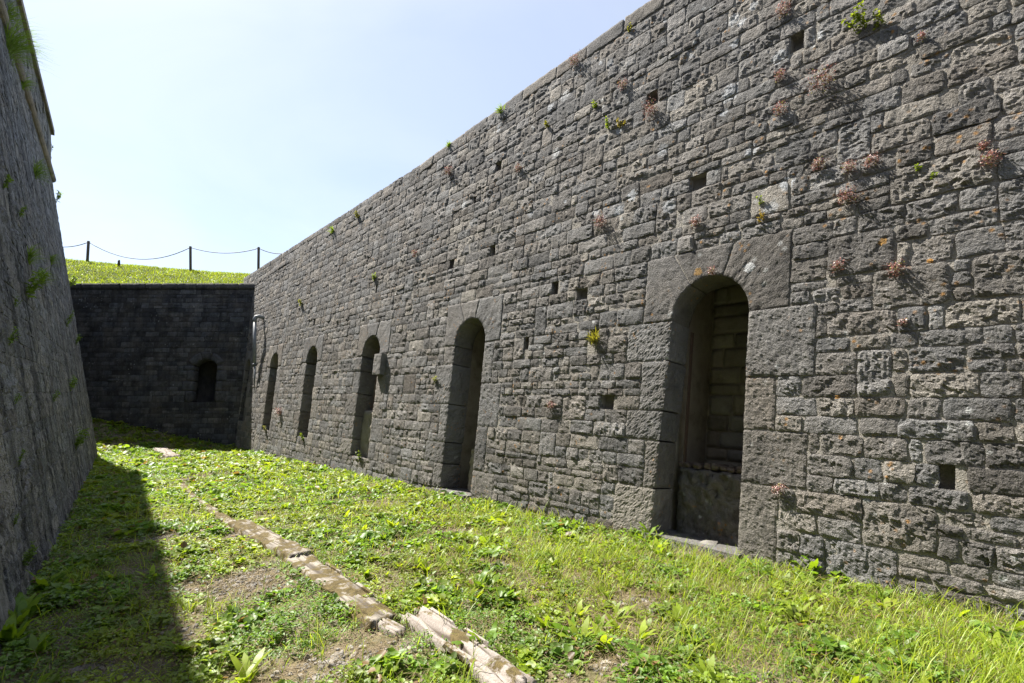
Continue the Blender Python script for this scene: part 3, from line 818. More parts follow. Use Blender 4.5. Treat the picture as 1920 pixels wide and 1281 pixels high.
moulding("cordon_stone", L_COR - 0.12, [(0, -.1)] + half + [(0.20, -.1)], M_CORDON, 0.9)
moulding("coping_stone", L_TOP - 0.2, [(0, -.3), (0, 0.06), (0.16, 0.06), (0.24, -0.1), (0.24, -.6)], M_CORDON, 0.9)
V, Q = loft("x", [cor, cor + E2 * 11.5], [(L_COR - .12, -0.15 + sb(L_COR)), (L_COR + .16, -.15 + sb(L_COR)), (L_COR + .16, .3 + sb(L_COR))])

# ================================================================== end wall
BD = Opening(-12.84, -11.9, 1.20, 2.66, 0.26, 0.35)
bc = make_courses(-0.9, B_TOP - 0.22, [1.2, 2.66, 3.2], 0.15, 0.26)
bl = []; brims = []
for side in (0, 1):
    j = min(range(len(bc)), key=lambda i: abs(bc[i] - 1.2)); iS = min(range(len(bc)), key=lambda i: abs(bc[i] - 2.66)); alt = side
    while j < iS:
        j2 = min(iS, j + 2); wd = 0.42 if alt else 0.26; alt = 1 - alt
        bl.append((BD.u1, BD.u1 + wd, bc[j], bc[j2]) if side else (BD.u0 - wd, BD.u0, bc[j], bc[j2])); brims.append((side, bc[j], bc[j2], wd)); j = j2
bl.append((BD.u0 - .3, BD.u1 + .3, 2.66, bc[min(range(len(bc)), key=lambda i: abs(bc[i] - 3.2))])); bl.append((BD.u0, BD.u1, 1.2, 2.66))
bq = lay(-20.5, -9.6, bc, bl, 0.16, 0.46, 0.24, 0.018, wobseed=31)
def back_extra(mb):
    V, Q = box_uvw(BW, -24, -8, -1.0, B_TOP, -1.0, -0.02, skip=('w1',)); mb.add(V, Q)
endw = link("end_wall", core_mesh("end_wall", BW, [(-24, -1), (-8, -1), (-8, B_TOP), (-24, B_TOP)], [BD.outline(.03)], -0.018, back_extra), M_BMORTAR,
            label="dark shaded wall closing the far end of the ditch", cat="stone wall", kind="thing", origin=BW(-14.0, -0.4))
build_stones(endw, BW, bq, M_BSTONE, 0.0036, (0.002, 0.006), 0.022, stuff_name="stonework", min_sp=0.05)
for (side, va, vb, wd) in brims:
    uo, ui = (BD.u1 + wd - .008, BD.u1) if side else (BD.u0 - wd + .008, BD.u0)
    fo = lambda s: np.stack([np.full(len(s), uo), va + .008 + s * (vb - va - .016)], -1)
    fi = lambda s: np.stack([np.full(len(s), ui), va + .008 + s * (vb - va - .016)], -1)
    V, Q = rim(BW, fo, fi, BD.depth, 0.08, int(rng.integers(1e5)))
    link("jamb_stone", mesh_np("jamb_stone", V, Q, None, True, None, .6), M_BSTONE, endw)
for a, b in ((0, .36), (.36, .64), (.64, 1)):
    def bo(s): 
        A = BD.arc(a + .01 + s * (b - a - .02)); c = np.array([BD.uc, BD.zc]); return c + (A - c) * (1 + 0.30 / BD.R)
    V, Q = rim(BW, bo, lambda s: BD.arc(a + .01 + s * (b - a - .02)), BD.depth, 0.07, int(rng.integers(1e5)))
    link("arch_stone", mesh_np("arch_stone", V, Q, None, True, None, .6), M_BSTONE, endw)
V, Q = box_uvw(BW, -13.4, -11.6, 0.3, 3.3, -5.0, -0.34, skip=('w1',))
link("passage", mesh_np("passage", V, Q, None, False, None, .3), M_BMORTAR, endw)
u = -20.5
while u < -9.8:
    l = rng.uniform(.6, 1.2)
    V, Q = rubble(BW, [(u + .005, B_TOP - .2), (u + l - .005, B_TOP - .2), (u + l - .005, B_TOP + .03), (u + .005, B_TOP + .03)], .08, int(rng.integers(1e5)), 0.05, 0.012, back=-.7)
    link("coping_stone", mesh_np("coping_stone", V, Q, None, True, None, .5), M_BSTONE, endw)
    u += l

# ================================================================== grass bank above the end wall
def hill_z(X, Y):
    X = np.asarray(X, float); Y = np.asarray(Y, float)
    crest = 7.72 + 0.055 * np.clip((-X - 12), 0, 20) ** 1.15
    t = sstep(20.0, 26.0, Y)
    return (B_TOP - 0.06) * (1 - t) + crest * t + 0.05 * fbm(X * .6, Y * .6, 41) - 0.02 * np.clip(Y - 28, 0, 500)
def hill_clip(X, Y): return hill_z(X, Y)
xs = np.concatenate([np.arange(-150, -34, 6.0), np.arange(-34, 4, 0.4), np.arange(4, 120, 6.0)]); ys = np.concatenate([np.arange(20.0, 32, 0.3), np.arange(32, 200, 6.0)])
link("grass_bank", grid_mesh("grass_bank", xs, ys, hill_clip), M_HILL, kind="structure", label="sunlit grass slope above the end wall")

# ================================================================== small plant pieces
def leaves(P, az, tilt, ln, wd, cols, mb, curl=0.25, roll=None):
    """ovate folded leaves, six points each; arrays of N"""
    P = np.asarray(P, float); N = len(P)
    ca, sa = np.cos(az), np.sin(az); ct, st = np.cos(tilt), np.sin(tilt)
    dv = np.stack([ca * ct, sa * ct, st], -1); sd = np.stack([-sa, ca, np.zeros(N)], -1)
    nv = np.cross(dv, sd) * -1
    nv = np.where(nv[:, 2:3] < 0, -nv, nv)
    if roll is not None:
        sd2 = sd * np.cos(roll)[:, None] + nv * np.sin(roll)[:, None]; nv = nv * np.cos(roll)[:, None] - sd * np.sin(roll)[:, None]; sd = sd2
    L_, W_ = ln[:, None], wd[:, None]
    b0 = P; tip = P + dv * L_ - nv * L_ * curl * .6
    l1 = P + dv * L_ * .32 + sd * W_ * .5 + nv * W_ * .18; l2 = P + dv * L_ * .72 + sd * W_ * .42 + nv * (W_ * .14 - L_ * curl * .25)
    r1 = P + dv * L_ * .32 - sd * W_ * .5 + nv * W_ * .18; r2 = P + dv * L_ * .72 - sd * W_ * .42 + nv * (W_ * .14 - L_ * curl * .25)
    V = np.stack([b0, l1, l2, tip, r2, r1], 1).reshape(-1, 3)
    i = np.arange(N)[:, None] * 6
    Q = np.concatenate([i + np.array([[0, 3, 2, 1]]), i + np.array([[0, 5, 4, 3]])])
    mb.add(V, Q, col=np.repeat(np.asarray(cols), 6, 0))
def blades(P, az, lean, ln, wd, cols, mb, bend=0.6, levels=4):
    """curved strips: grass blades and long leaves"""
    P = np.asarray(P, float); N = len(P); t = np.linspace(0, 1, levels)
    ca, sa = np.cos(az), np.sin(az)
    ang = lean[:, None] + bend * t[None, :] * (1 if np.isscalar(bend) else 1)
    dr = np.sin(ang); dz = np.cos(ang)
    r = np.concatenate([np.zeros((N, 1)), np.cumsum((dr[:, 1:] + dr[:, :-1]) / 2, 1)], 1) / (levels - 1) * ln[:, None]
    z = np.concatenate([np.zeros((N, 1)), np.cumsum((dz[:, 1:] + dz[:, :-1]) / 2, 1)], 1) / (levels - 1) * ln[:, None]
    prof = np.interp(t, [0, .35, .75, 1], [.55, 1, .7, .06])
    cx = P[:, None, 0] + ca[:, None] * r; cy = P[:, None, 1] + sa[:, None] * r; cz = P[:, None, 2] + z
    hw = wd[:, None] * prof[None, :] / 2
    A = np.stack([cx - sa[:, None] * hw, cy + ca[:, None] * hw, cz], -1); B = np.stack([cx + sa[:, None] * hw, cy - ca[:, None] * hw, cz], -1)
    V = np.stack([A, B], 2).reshape(N, levels * 2, 3).reshape(-1, 3)
    i = np.arange(N)[:, None] * (levels * 2)
    Q = np.concatenate([i + np.array([[2 * k, 2 * k + 1, 2 * k + 3, 2 * k + 2]]) for k in range(levels - 1)])
    mb.add(V, Q, col=np.repeat(np.asarray(cols), levels * 2, 0))
def greens(n, a=(0.055, 0.115, 0.018), b=(0.11, 0.17, 0.03), jit=0.18):
    f = rng.random((n, 1)); c = (np.array(a) * (1 - f) + np.array(b) * f) * LEAF_GAIN
    return np.clip(c * (1 + rng.normal(0, jit, (n, 1))), 0.004, 1)

# ================================================================== ground cover
BARE = [(ground_px(440, 1100), 0.68, 0.36), (ground_px(470, 1085), 0.4, 0.25), (ground_px(690, 1230), 0.30, 0.22), (ground_px(330, 1190), 0.2, 0.15), (ground_px(600, 1270), 0.4, 0.2), (ground_px(200, 1265), 0.2, 0.12),
        (ground_px(470, 1005), 0.3, 0.35), (ground_px(700, 945), .5, .25), (ground_px(860, 1000), .35, .2), (ground_px(1200, 1130), .3, .15), (ground_px(1090, 1090), .25, .15), (ground_px(1300, 1040), .4, .25), (ground_px(940, 1060), .22, .14), (ground_px(1150, 1250), .25, .12), (ground_px(355, 900), .3, 1.2), (ground_px(300, 1010), .2, .3), (ground_px(330, 860), .5, 1.0)]
def bare(X, Y):
    m = np.zeros_like(X)
    for p, rx, ry in BARE:
        e = ((X - p[0]) / rx) ** 2 + ((Y - p[1]) / ry) ** 2
        m = np.maximum(m, np.exp(-e * 1.1))
    return m
TIMBERS = [((778, 1166), (968, 1310), .20), ((556, 1052), (716, 1176), .24), ((446, 988), (566, 1054), .24), ((372, 944), (440, 988), .15), ((300, 842), (326, 861), .4), ((718, 1176), (752, 1194), .10), ((334, 902), (370, 943), .14)]
TIMBERS = [(ground_px(*a), ground_px(*b), w_) for a, b, w_ in TIMBERS]
def timber_clear(X, Y):
    """0 on top of a timber, 1 away from it"""
    r = np.ones_like(X)
    for a, b, w_ in TIMBERS:
        d_ = (b - a)[:2]; L_ = np.hypot(*d_); d_ = d_ / L_
        t = (X - a[0]) * d_[0] + (Y - a[1]) * d_[1]; q = np.abs((X - a[0]) * d_[1] - (Y - a[1]) * d_[0])
        q = np.maximum(q - w_ / 2, np.maximum(-t, t - L_)); r = np.minimum(r, sstep(-.05, .03, q + .05 * pn(X * 6, Y * 6, 44)))
    return r
def scatter(n, y0, y1):
    Y = rng.uniform(y0, y1, n); xl = -4.69 - 0.82 * (Y - 4.85) + 0.02; xr = RW.P0[0] + RD[0] / RD[1] * (Y - 5.0) + 0.03
    xl = np.where(Y > 14, np.minimum(xl, -14.5 - (Y - 14)), xl)
    X = xl + (xr - xl) * rng.random(n)
    x, y = 960 + F * X / Y, HZ + F * EYE / Y
    k = (x > -150) & ((x < 2070) | ((x < 3800) & (rng.random(n) < .55))) & (Y < 19.1) & (timber_clear(X, Y) > rng.random(n) * .9)
    return X[k], Y[k]
TL = ground_px(980, 1281); TL2 = ground_px(440, 990)
def timber_side(X, Y):                       # > 0 on the right of the timber line
    d_ = TL2 - TL; return ((X - TL[0]) * d_[1] - (Y - TL[1]) * d_[0]) / math.hypot(d_[0], d_[1])
cover = MB(); grassb = MB(); straw = MB(); broad = MB()
for (y0, y1, dens, ls) in ((1.5, 3.2, 6400, 0.023), (3.2, 5.0, 4500, 0.028), (5.0, 8.0, 2200, 0.037), (8.0, 12.0, 1100, 0.05), (12.0, 19.2, 560, 0.068)):
    area = (y1 - y0) * 6.9
    X, Y = scatter(int(area * dens), y0, y1)
    cl = fbm(X * 1.6, Y * 1.6, 51, 3) + 0.5 * pn(X * 5, Y * 5, 55); ts = timber_side(X, Y)
    pr = np.clip(1.0 + 1.0 * cl + .3 * sstep(-.9, -1.8, ts) - 1.4 * bare(X, Y) - 0.45 * sstep(0.3, 1.2, ts) * sstep(7, 4, Y), 0, 1)
    k = rng.random(len(X)) < pr; X, Y, cl, ts = X[k], Y[k], cl[k], ts[k]; n = len(X)
    h = np.clip(0.05 + 0.10 * cl + 0.02 * pn(X * 9, Y * 9, 57), 0.012, 0.2)
    Z = gz(X, Y) + h * np.sqrt(rng.random(n))
    big = np.exp(1.1 * pn(X * 2.3, Y * 2.3, 64) + .5 * pn(X * 7, Y * 7, 66)); lng = sstep(.05, .35, pn(X * 1.7, Y * 1.7, 67))
    sp1 = sstep(-.25, .25, fbm(X * .8, Y * .8, 61) + .25 * pn(X * 4, Y * 4, 62))[:, None]
    c = greens(n, (0.050, 0.105, 0.022), (0.085, 0.150, 0.030)) * (1 - sp1) + greens(n, (0.085, 0.130, 0.018), (0.135, 0.175, 0.028)) * sp1
    sp3 = sstep(.1, .4, pn(X * 3.1, Y * 3.1, 68))[:, None]; c = c * (1 - .55 * sp3) + .55 * sp3 * greens(n, (.05, .085, .035), (.075, .12, .05)); c = c * (1 + .35 * pn(X * 11, Y * 11, 69) + .3 * pn(X * 2.6, Y * 2.6, 70))[:, None]
    dead = rng.random(n) < .05; c[dead] = np.array((.20, .13, .06)) * rng.uniform(.5, 1.4, (dead.sum(), 1))
    ll = ls * rng.uniform(.5, 1.5, n) * np.clip(big, .6, 2.2)
    leaves(np.stack([X, Y, Z], -1), rng.uniform(0, 6.283, n), rng.normal(0.15, 0.35, n), ll, ll * rng.uniform(.7, 1.0, n) * (1 - .5 * lng), np.clip(c, .005, 1), cover, 0.25, rng.normal(0, .3, n))
    # grass blades
    ng = {1.5: 4600, 3.2: 3500, 5.0: 1300, 8.0: 520, 12.0: 190}[y0]
    X, Y = scatter(int(area * ng), y0, y1); ts = timber_side(X, Y); cl = fbm(X * 1.3, Y * 1.3, 71) + .5 * pn(X * 6, Y * 6, 73)
    pr = np.clip((0.06 + 0.8 * sstep(0.5, 2.2, ts) * sstep(9, 3.5, Y) + 0.18 * sstep(.2, 1, ts)) * (0.75 + 1.3 * cl), 0, 1) * (1 - .8 * bare(X, Y))
    pr = np.where((ts < .3) & (cl > 0.42), pr + .35, pr)
    k = rng.random(len(X)) < pr; X, Y, cl = X[k], Y[k], cl[k]; n = len(X)
    ln = np.clip(rng.gamma(4, 0.032, n) * (0.8 + .8 * np.clip(cl, 0, 1)), .03, .34)
    wd = np.maximum(rng.uniform(.003, .006, n), 0.0011 * Y)
    blades(np.stack([X, Y, gz(X, Y) - .005], -1), rng.uniform(0, 6.283, n), np.abs(rng.normal(.15, .3, n)), ln, wd, greens(n, (0.09, 0.15, 0.02), (0.17, 0.21, 0.04)), grassb, 0.9)
    # dry straw lying low
    X, Y = scatter(int(area * ng * .8), y0, y1); ts = timber_side(X, Y)
    pr = np.clip(.25 + .5 * sstep(0, 1.5, ts) + .5 * bare(X, Y), 0, 1); k = rng.random(len(X)) < pr; X, Y = X[k], Y[k]; n = len(X)
    f = rng.random((n, 1)); c = np.array((.30, .24, .13)) * (1 - f) + np.array((.16, .115, .06)) * f
    blades(np.stack([X, Y, gz(X, Y) + rng.uniform(.0, .03, n) + .07 * (rng.random(n) < .3) * rng.random(n)], -1), rng.uniform(0, 6.283, n), rng.normal(1.3, .3, n), rng.uniform(.04, .15, n), np.maximum(.003, .0010 * Y) * np.ones(n), c, straw, 0.25, 3)
    # broad long leaves in rosettes
    nr = {1.5: 26, 3.2: 30, 5.0: 26, 8.0: 17, 12.0: 9}[y0]
    X, Y = scatter(int(area * nr), y0, y1); ts = timber_side(X, Y); rd = right_dist(X, Y)
    pr = np.clip(.10 + .75 * sstep(.2, 1.0, ts) + .3 * sstep(.5, .1, rd), 0, 1) * (1 - bare(X, Y)) * np.clip(.7 + 1.2 * fbm(X, Y, 83), 0, 1); k = rng.random(len(X)) < pr; X, Y = X[k], Y[k]
    m = rng.integers(5, 11, len(X)); Xr, Yr = np.repeat(X, m), np.repeat(Y, m); n = len(Xr)
    Xr = Xr + rng.normal(0, .012, n); Yr = Yr + rng.normal(0, .012, n); szr = np.repeat(rng.uniform(.06, .17, len(X)), m)
    cc = np.repeat(greens(len(X), (0.07, 0.125, 0.016), (0.14, 0.185, 0.025), .1), m, 0) * (1 + rng.normal(0, .1, (n, 1)))
    blades(np.stack([Xr, Yr, gz(Xr, Yr)], -1), rng.uniform(0, 6.283, n), rng.uniform(.15, .8, n), szr * rng.uniform(.7, 1.3, n), szr * rng.uniform(.2, .34, n), np.clip(cc, .01, 1), broad, 0.8, 5)
link("ground_ivy_cover", cover.mesh("ground_ivy_cover"), M_LEAF, kind="stuff", label="low carpet of small round leaved weeds on the ditch floor")
link("grass", grassb.mesh("grass"), M_LEAF, kind="stuff", label="bright green grass blades on the ditch floor")
link("dry_grass", straw.mesh("dry_grass"), M_STRAW, kind="stuff", label="straw coloured dead grass lying on the soil")
link("broadleaf_weeds", broad.mesh("broadleaf_weeds"), M_LEAF, kind="stuff", label="broad leaved weed rosettes scattered through the grass")
# turf of the bank
n = 60000; X = rng.uniform(-28, -5.5, n); Y = 20.0 + 7.0 * rng.random(n) ** 1.3; hb = MB()
c = greens(n, (0.06, 0.10, 0.012), (0.12, 0.145, 0.03), .2) * (0.8 + .5 * sstep(-.3, .3, fbm(X * .9, Y * 2, 91))[:, None])
blades(np.stack([X, Y, hill_z(X, Y) - .01], -1), rng.uniform(0, 6.283, n), np.abs(rng.normal(.3, .3, n)), rng.uniform(.05, .17, n), rng.uniform(.015, .03, n), c, hb, .8, 3)
link("bank_turf", hb.mesh("bank_turf"), M_LEAF, kind="stuff", label="short grass growing on the bank above the end wall")

# gravel
def pebble(mb, p, r, seed):
    n = 7; th = np.linspace(0, 6.283, n, endpoint=False); pts = [(0, 0, .55)]
    for (rr, zz) in ((.75, .38), (1.0, 0.0), (.8, -.3)):
        for a in th: q = rr * (1 + .25 * math.sin(a * 2 + seed) + rng.normal(0, .10)); pts.append((q * math.cos(a), q * math.sin(a) * .72, zz * (1 + rng.normal(0, .15))))
    V = np.array(pts) * r * np.array([1, 1, .7 if r > .1 else 1]); a = seed * 1.7; V = V @ np.array([[math.cos(a), math.sin(a), 0], [-math.sin(a), math.cos(a), 0], [0, 0, 1]]) + p
    T = [(0, 1 + i, 1 + (i + 1) % n) for i in range(n)]; Q = []
    for k in range(2): Q += [(1 + k * n + i, 1 + (k + 1) * n + i, 1 + (k + 1) * n + (i + 1) % n, 1 + k * n + (i + 1) % n) for i in range(n)]
    mb.add(V, Q, T, tone=np.clip(rng.normal(.55, .25), 0, 1))
gv = MB()
for p, rx, ry in BARE:
    for i in range(int(300 * rx * ry / .15)):
        x, y = p[0] + rng.normal(0, rx * .6), p[1] + rng.normal(0, ry * .6)
        if left_dist(x, y) < .1 or right_dist(x, y) < .05: continue
        pebble(gv, (x, y, float(gz(x, y)) + .002), rng.gamma(2, .005) + .005, i)
link("gravel", gv.mesh("gravel", False), M_SLATE, kind="stuff", label="loose grey gravel on the bare patches")

# ================================================================== timbers lying along the ditch
def timber(name, pa, pb, width, thick, mat, label, cat="timber beam", group="old timbers lying in a line along the ditch", split=0.0, ragged=0.06, lift=0.0, nl=None, seed=3, bits=()):
    """weathered baulk from ground point pa to pb: grooved along its length, worn edges, ragged ends"""
    pa, pb = np.array(pa), np.array(pb); L0 = np.linalg.norm((pb - pa)[:2]); dx = (pb - pa) / L0; sd = unit([dx[1], -dx[0], 0])
    nl = nl or int(max(14, L0 / 0.035)); nw = 17
    t = np.linspace(0, 1, nl); s = np.linspace(-.5, .5, nw)
    T, Sx = np.meshgrid(t, s, indexing='ij')
    groove = 0.5 - np.abs(pn(Sx * width * 60, T * L0 * 0.9, seed)); groove2 = pn(Sx * width * 130, T * L0 * 2, seed + 2)
    wear = np.clip(fbm(T * L0 * 3, Sx * 5, seed + 4), -1, .2)
    edge = np.exp(-(0.5 - np.abs(Sx)) * width / 0.012)
    H = thick + lift + 0.010 * groove + 0.005 * groove2 + 0.02 * wear - 0.015 * edge - split * np.exp(-((Sx - 0.10 - .12 * pn(T * 3, T * 0, seed + 6)) * width / 0.02) ** 2)
    hw = width * (1 + 0.16 * pn(T * L0 * 3.5, np.sign(Sx) * 3, seed + 8) * (np.abs(Sx) > .3))
    ends = ragged * pn(Sx * 9, T * 0, seed + 11) * np.where(T < .5, np.clip(1 - T * 8, 0, 1), np.clip(1 - (1 - T) * 8, 0, 1))
    X = pa[0] + dx[0] * (T * L0 + ends) + sd[0] * Sx * hw; Y = pa[1] + dx[1] * (T * L0 + ends) + sd[1] * Sx * hw
    Z0 = gz(pa[0] + dx[0] * T * L0, pa[1] + dx[1] * T * L0); Z0 = np.interp(t, t, np.polyval(np.polyfit(t, Z0[:, 0], 2), t))[:, None] + 0 * T
    V = np.stack([X, Y, Z0 + H], -1)
    Q, ring = skirted(nw, nl)
    W = V.reshape(-1, 3); low = W[ring].copy(); low[:, 2] = Z0.reshape(-1)[ring] - 0.04
    tone = np.clip(0.35 + 0.75 * groove.reshape(-1) + 0.3 * groove2.reshape(-1), 0, 1)
    root = link(name, mesh_np(name, np.concatenate([W, low]), Q, None, True, None, np.concatenate([tone, tone[ring] * .6])), mat, label=label, cat=cat, group=group)
    for (f, side, ln_, wd_) in bits:                     # loose splinters of the same baulk
        c = pa + dx * (f * L0) + sd * side * width; z = float(gz(c[0], c[1])) + thick * .8
        v = [(-.5, -.5, 0), (.5, -.3, 0.01), (.5, .3, .01), (-.5, .5, 0), (-.45, -.4, .03), (.42, -.2, .035), (.42, .25, .035), (-.42, .4, .028)]
        v = np.array([c + dx * a * ln_ + sd * b * wd_ + np.array([0, 0, z - c[2] + q]) for a, b, q in v])
        link("splinter", mesh_np("splinter", v, [(4, 5, 6, 7), (0, 1, 5, 4), (1, 2, 6, 5), (2, 3, 7, 6), (3, 0, 4, 7), (0, 3, 2, 1)], None, False, None, .8), mat, root)
    return root
def G(x, y): return ground_px(x, y)
TT = [dict(mat=M_WOOD, label="bleached splintered timber with brown moss, nearest the bottom edge", split=0.045, seed=5, ragged=.07, thick=.08, bits=((.2, -.42, .35, .03), (.55, -.5, .3, .025), (.62, .5, .28, .03))),
      dict(mat=M_MOSSWOOD, label="wide flat timber with pale broken edges, half covered in ochre moss", seed=15, ragged=.05, thick=.06, bits=((.35, -.5, .4, .04), (.7, -.52, .35, .035), (.62, .45, .22, .06))),
      dict(mat=M_MOSSWOOD, label="mossy squared baulk with dark sawn end beside the wide flat timber", seed=25, ragged=.02, thick=.085),
      dict(mat=M_MOSSWOOD, label="half buried mossy timber just beyond the squared baulk", seed=35, ragged=.08, thick=.05),
      dict(mat=M_WOOD, label="short pale timber end lying in sun near the end wall shadow", seed=45, ragged=.1, thick=.10),
      dict(mat=M_WOOD, label="small pale broken piece between the nearest timber and the wide flat one", seed=46, ragged=.06, thick=.05),
      dict(mat=M_MOSSWOOD, label="farthest sunken strip of timber in the line, past the half buried one", seed=47, ragged=.08, thick=.03)]
for (a_, b_, w_), kw in zip(TIMBERS, TT):
    timber("timber_beam", a_, b_, w_, kw.pop("thick"), kw.pop("mat"), kw.pop("label"), **kw)
timber("plank_piece", G(706, 930), G(732, 940), 0.09, 0.05, M_WOOD, "small white broken plank in the grass near the wall foot", "plank", None, seed=55, nl=8, ragged=.08)
timber("branch", G(664, 939), G(700, 943), 0.04, 0.04, M_DARKWOOD, "dark stick lying in the grass beside the white plank piece", "stick", None, seed=65, nl=8, ragged=.02)

def tube(mb, pts, r, n=8, col=None, tone=.5):
    pts = np.asarray(pts, float); k = len(pts); r = np.broadcast_to(np.asarray(r, float), (k,))
    tg = np.gradient(pts, axis=0); tg /= np.linalg.norm(tg, axis=1)[:, None]
    ref = np.array([0, 0, 1.0]) if abs(tg[:, 2]).mean() < .8 else np.array([1.0, 0, 0])
    a = np.cross(tg, ref); a /= np.linalg.norm(a, axis=1)[:, None]; b = np.cross(tg, a)
    th = np.linspace(0, 2 * math.pi, n, endpoint=False)
    V = pts[:, None] + (a[:, None] * np.cos(th)[None, :, None] + b[:, None] * np.sin(th)[None, :, None]) * r[:, None, None]
    i = np.arange(k - 1)[:, None] * n; j = np.arange(n)[None, :]
    Q = np.stack([i + j, i + (j + 1) % n, i + n + (j + 1) % n, i + n + j], -1).reshape(-1, 4)
    V = np.concatenate([V.reshape(-1, 3), pts[:1], pts[-1:]]); c0, c1 = k * n, k * n + 1
    T = [(c0, (q + 1) % n, q) for q in range(n)] + [(c1, (k - 1) * n + q, (k - 1) * n + (q + 1) % n) for q in range(n)]
    mb.add(V, Q, T, col=col, tone=tone)

# leaning stick by the end wall
mb = MB(); a = BW(-17.3, 0.95, 0.25); b = BW(-16.6, 0.40, 1.0); b[2] = float(gz(b[0], b[1])) + .02
tube(mb, [a, a * .6 + b * .4 + [0, 0, .03], b], [.02, .035, .04]); link("leaning_stick", mb.mesh("leaning_stick"), M_DARKWOOD, label="dark stick leaning in the shaded corner by the end wall", cat="stick")

# drain pipe
tu, tv = RW.hit(494, 600); bu, bv = RW.hit(483, 700)
pr = empty("drain_pipe", RW(tu, 2.0, 0.05), "grey plastic drain pipe with bent top, broken off low on the wall", "drain pipe")
out0 = 0.30; top = RW(tu, tv, out0)
down = np.array([0.0, 0.0, -1.0]); dn2 = unit(RW(bu, bv, 0.10) - top)
mb = MB(); tube(mb, [top + dn2 * .10, top + dn2 * 1.78], .062, 12); link("pipe", mb.mesh("pipe"), M_PIPE, pr)
mb = MB(); wl = RW(tu - .02, tv + .07, -0.05)
tube(mb, [top + dn2 * .16, top + dn2 * .02, top + np.array([0, 0, .05]) + (wl - top) * .12, top + np.array([0, 0, .07]) + (wl - top) * .4, wl], .07, 12); link("elbow", mb.mesh("elbow"), M_PIPE, pr)
mb = MB(); tube(mb, [top + dn2 * 1.72, top + dn2 * 1.82], .072, 12); link("collar", mb.mesh("collar"), M_PIPEDARK, pr)
e1 = top + dn2 * 2.35; e2 = top + dn2 * 2.75; sdv = RW.d
for sgn, ln_ in ((1, 2.75), (-1, 2.45)):
    mb = MB(); tube(mb, [top + dn2 * 1.8 + sdv * .035 * sgn, top + dn2 * ln_ * .9 + sdv * .045 * sgn, top + dn2 * ln_ + sdv * .03 * sgn], [.028, .024, .006], 6); link("broken_strip", mb.mesh("broken_strip"), M_PIPEDARK if sgn > 0 else M_PIPE, pr)

# ================================================================== chain fence on the bank
fe = empty("chain_fence", (-14.5, 25.0, float(hill_z(-14.5, 25.0))), "dark posts with a slack chain along the top of the grass bank", "fence")
def hill_hit(x, y_top, y_bot, h=1.08):
    """a post of height h whose image runs from y_top down to where the turf hides it"""
    Y = h * F / (y_bot - y_top); r = px(x, y_bot); return O + r * Y
pts = [(60, 445, 472), (166, 452, 484.5), (357, 462, 501.5), (485, 463.5, 501.5), (579, 456, 496)]
tops = []
for (x, yt, yb) in pts:
    Y = {60: 25.5, 166: 25.2, 357: 25.0, 485: 24.9, 579: 24.8}[x]
    X = (x - 960) / F * Y; zt = EYE - (yt - HZ) / F * Y; zb = float(hill_z(X, Y)) - .25
    lean = {166: 0.08, 357: -0.01, 485: 0.02}.get(x, 0.03)
    mb = MB(); tube(mb, [(X - lean, Y, zb), (X, Y, zt - .02), (X, Y, zt)], [.062, .062, .05], 10)
    link("post", mb.mesh("post"), M_DARKWOOD, fe); tops.append(np.array([X, Y, zt - .06]))
for (a, b, sg) in ((0, 1, .35), (1, 2, .75), (2, 3, .27), (3, 4, .38)):
    t = np.linspace(0, 1, 15)[:, None]; P = tops[a] * (1 - t) + tops[b] * t; P[:, 2] -= (4 * t * (1 - t) * sg)[:, 0]
    mb = MB(); tube(mb, P, .019, 6); link("chain", mb.mesh("chain"), M_ROPE, fe)
mb = MB(); X = (223 - 960) / F * 24.6; tube(mb, [(X, 24.6, float(hill_z(X, 24.6)) - .1), (X, 24.6, EYE + (735 - 490) / F * 24.6), (X + .02, 24.6, EYE + (735 - 487.5) / F * 24.6)], [.06, .055, .03], 8)
link("wooden_stake", mb.mesh("wooden_stake"), M_DARKWOOD, label="short broken stake poking out of the turf between two fence posts", cat="stake")

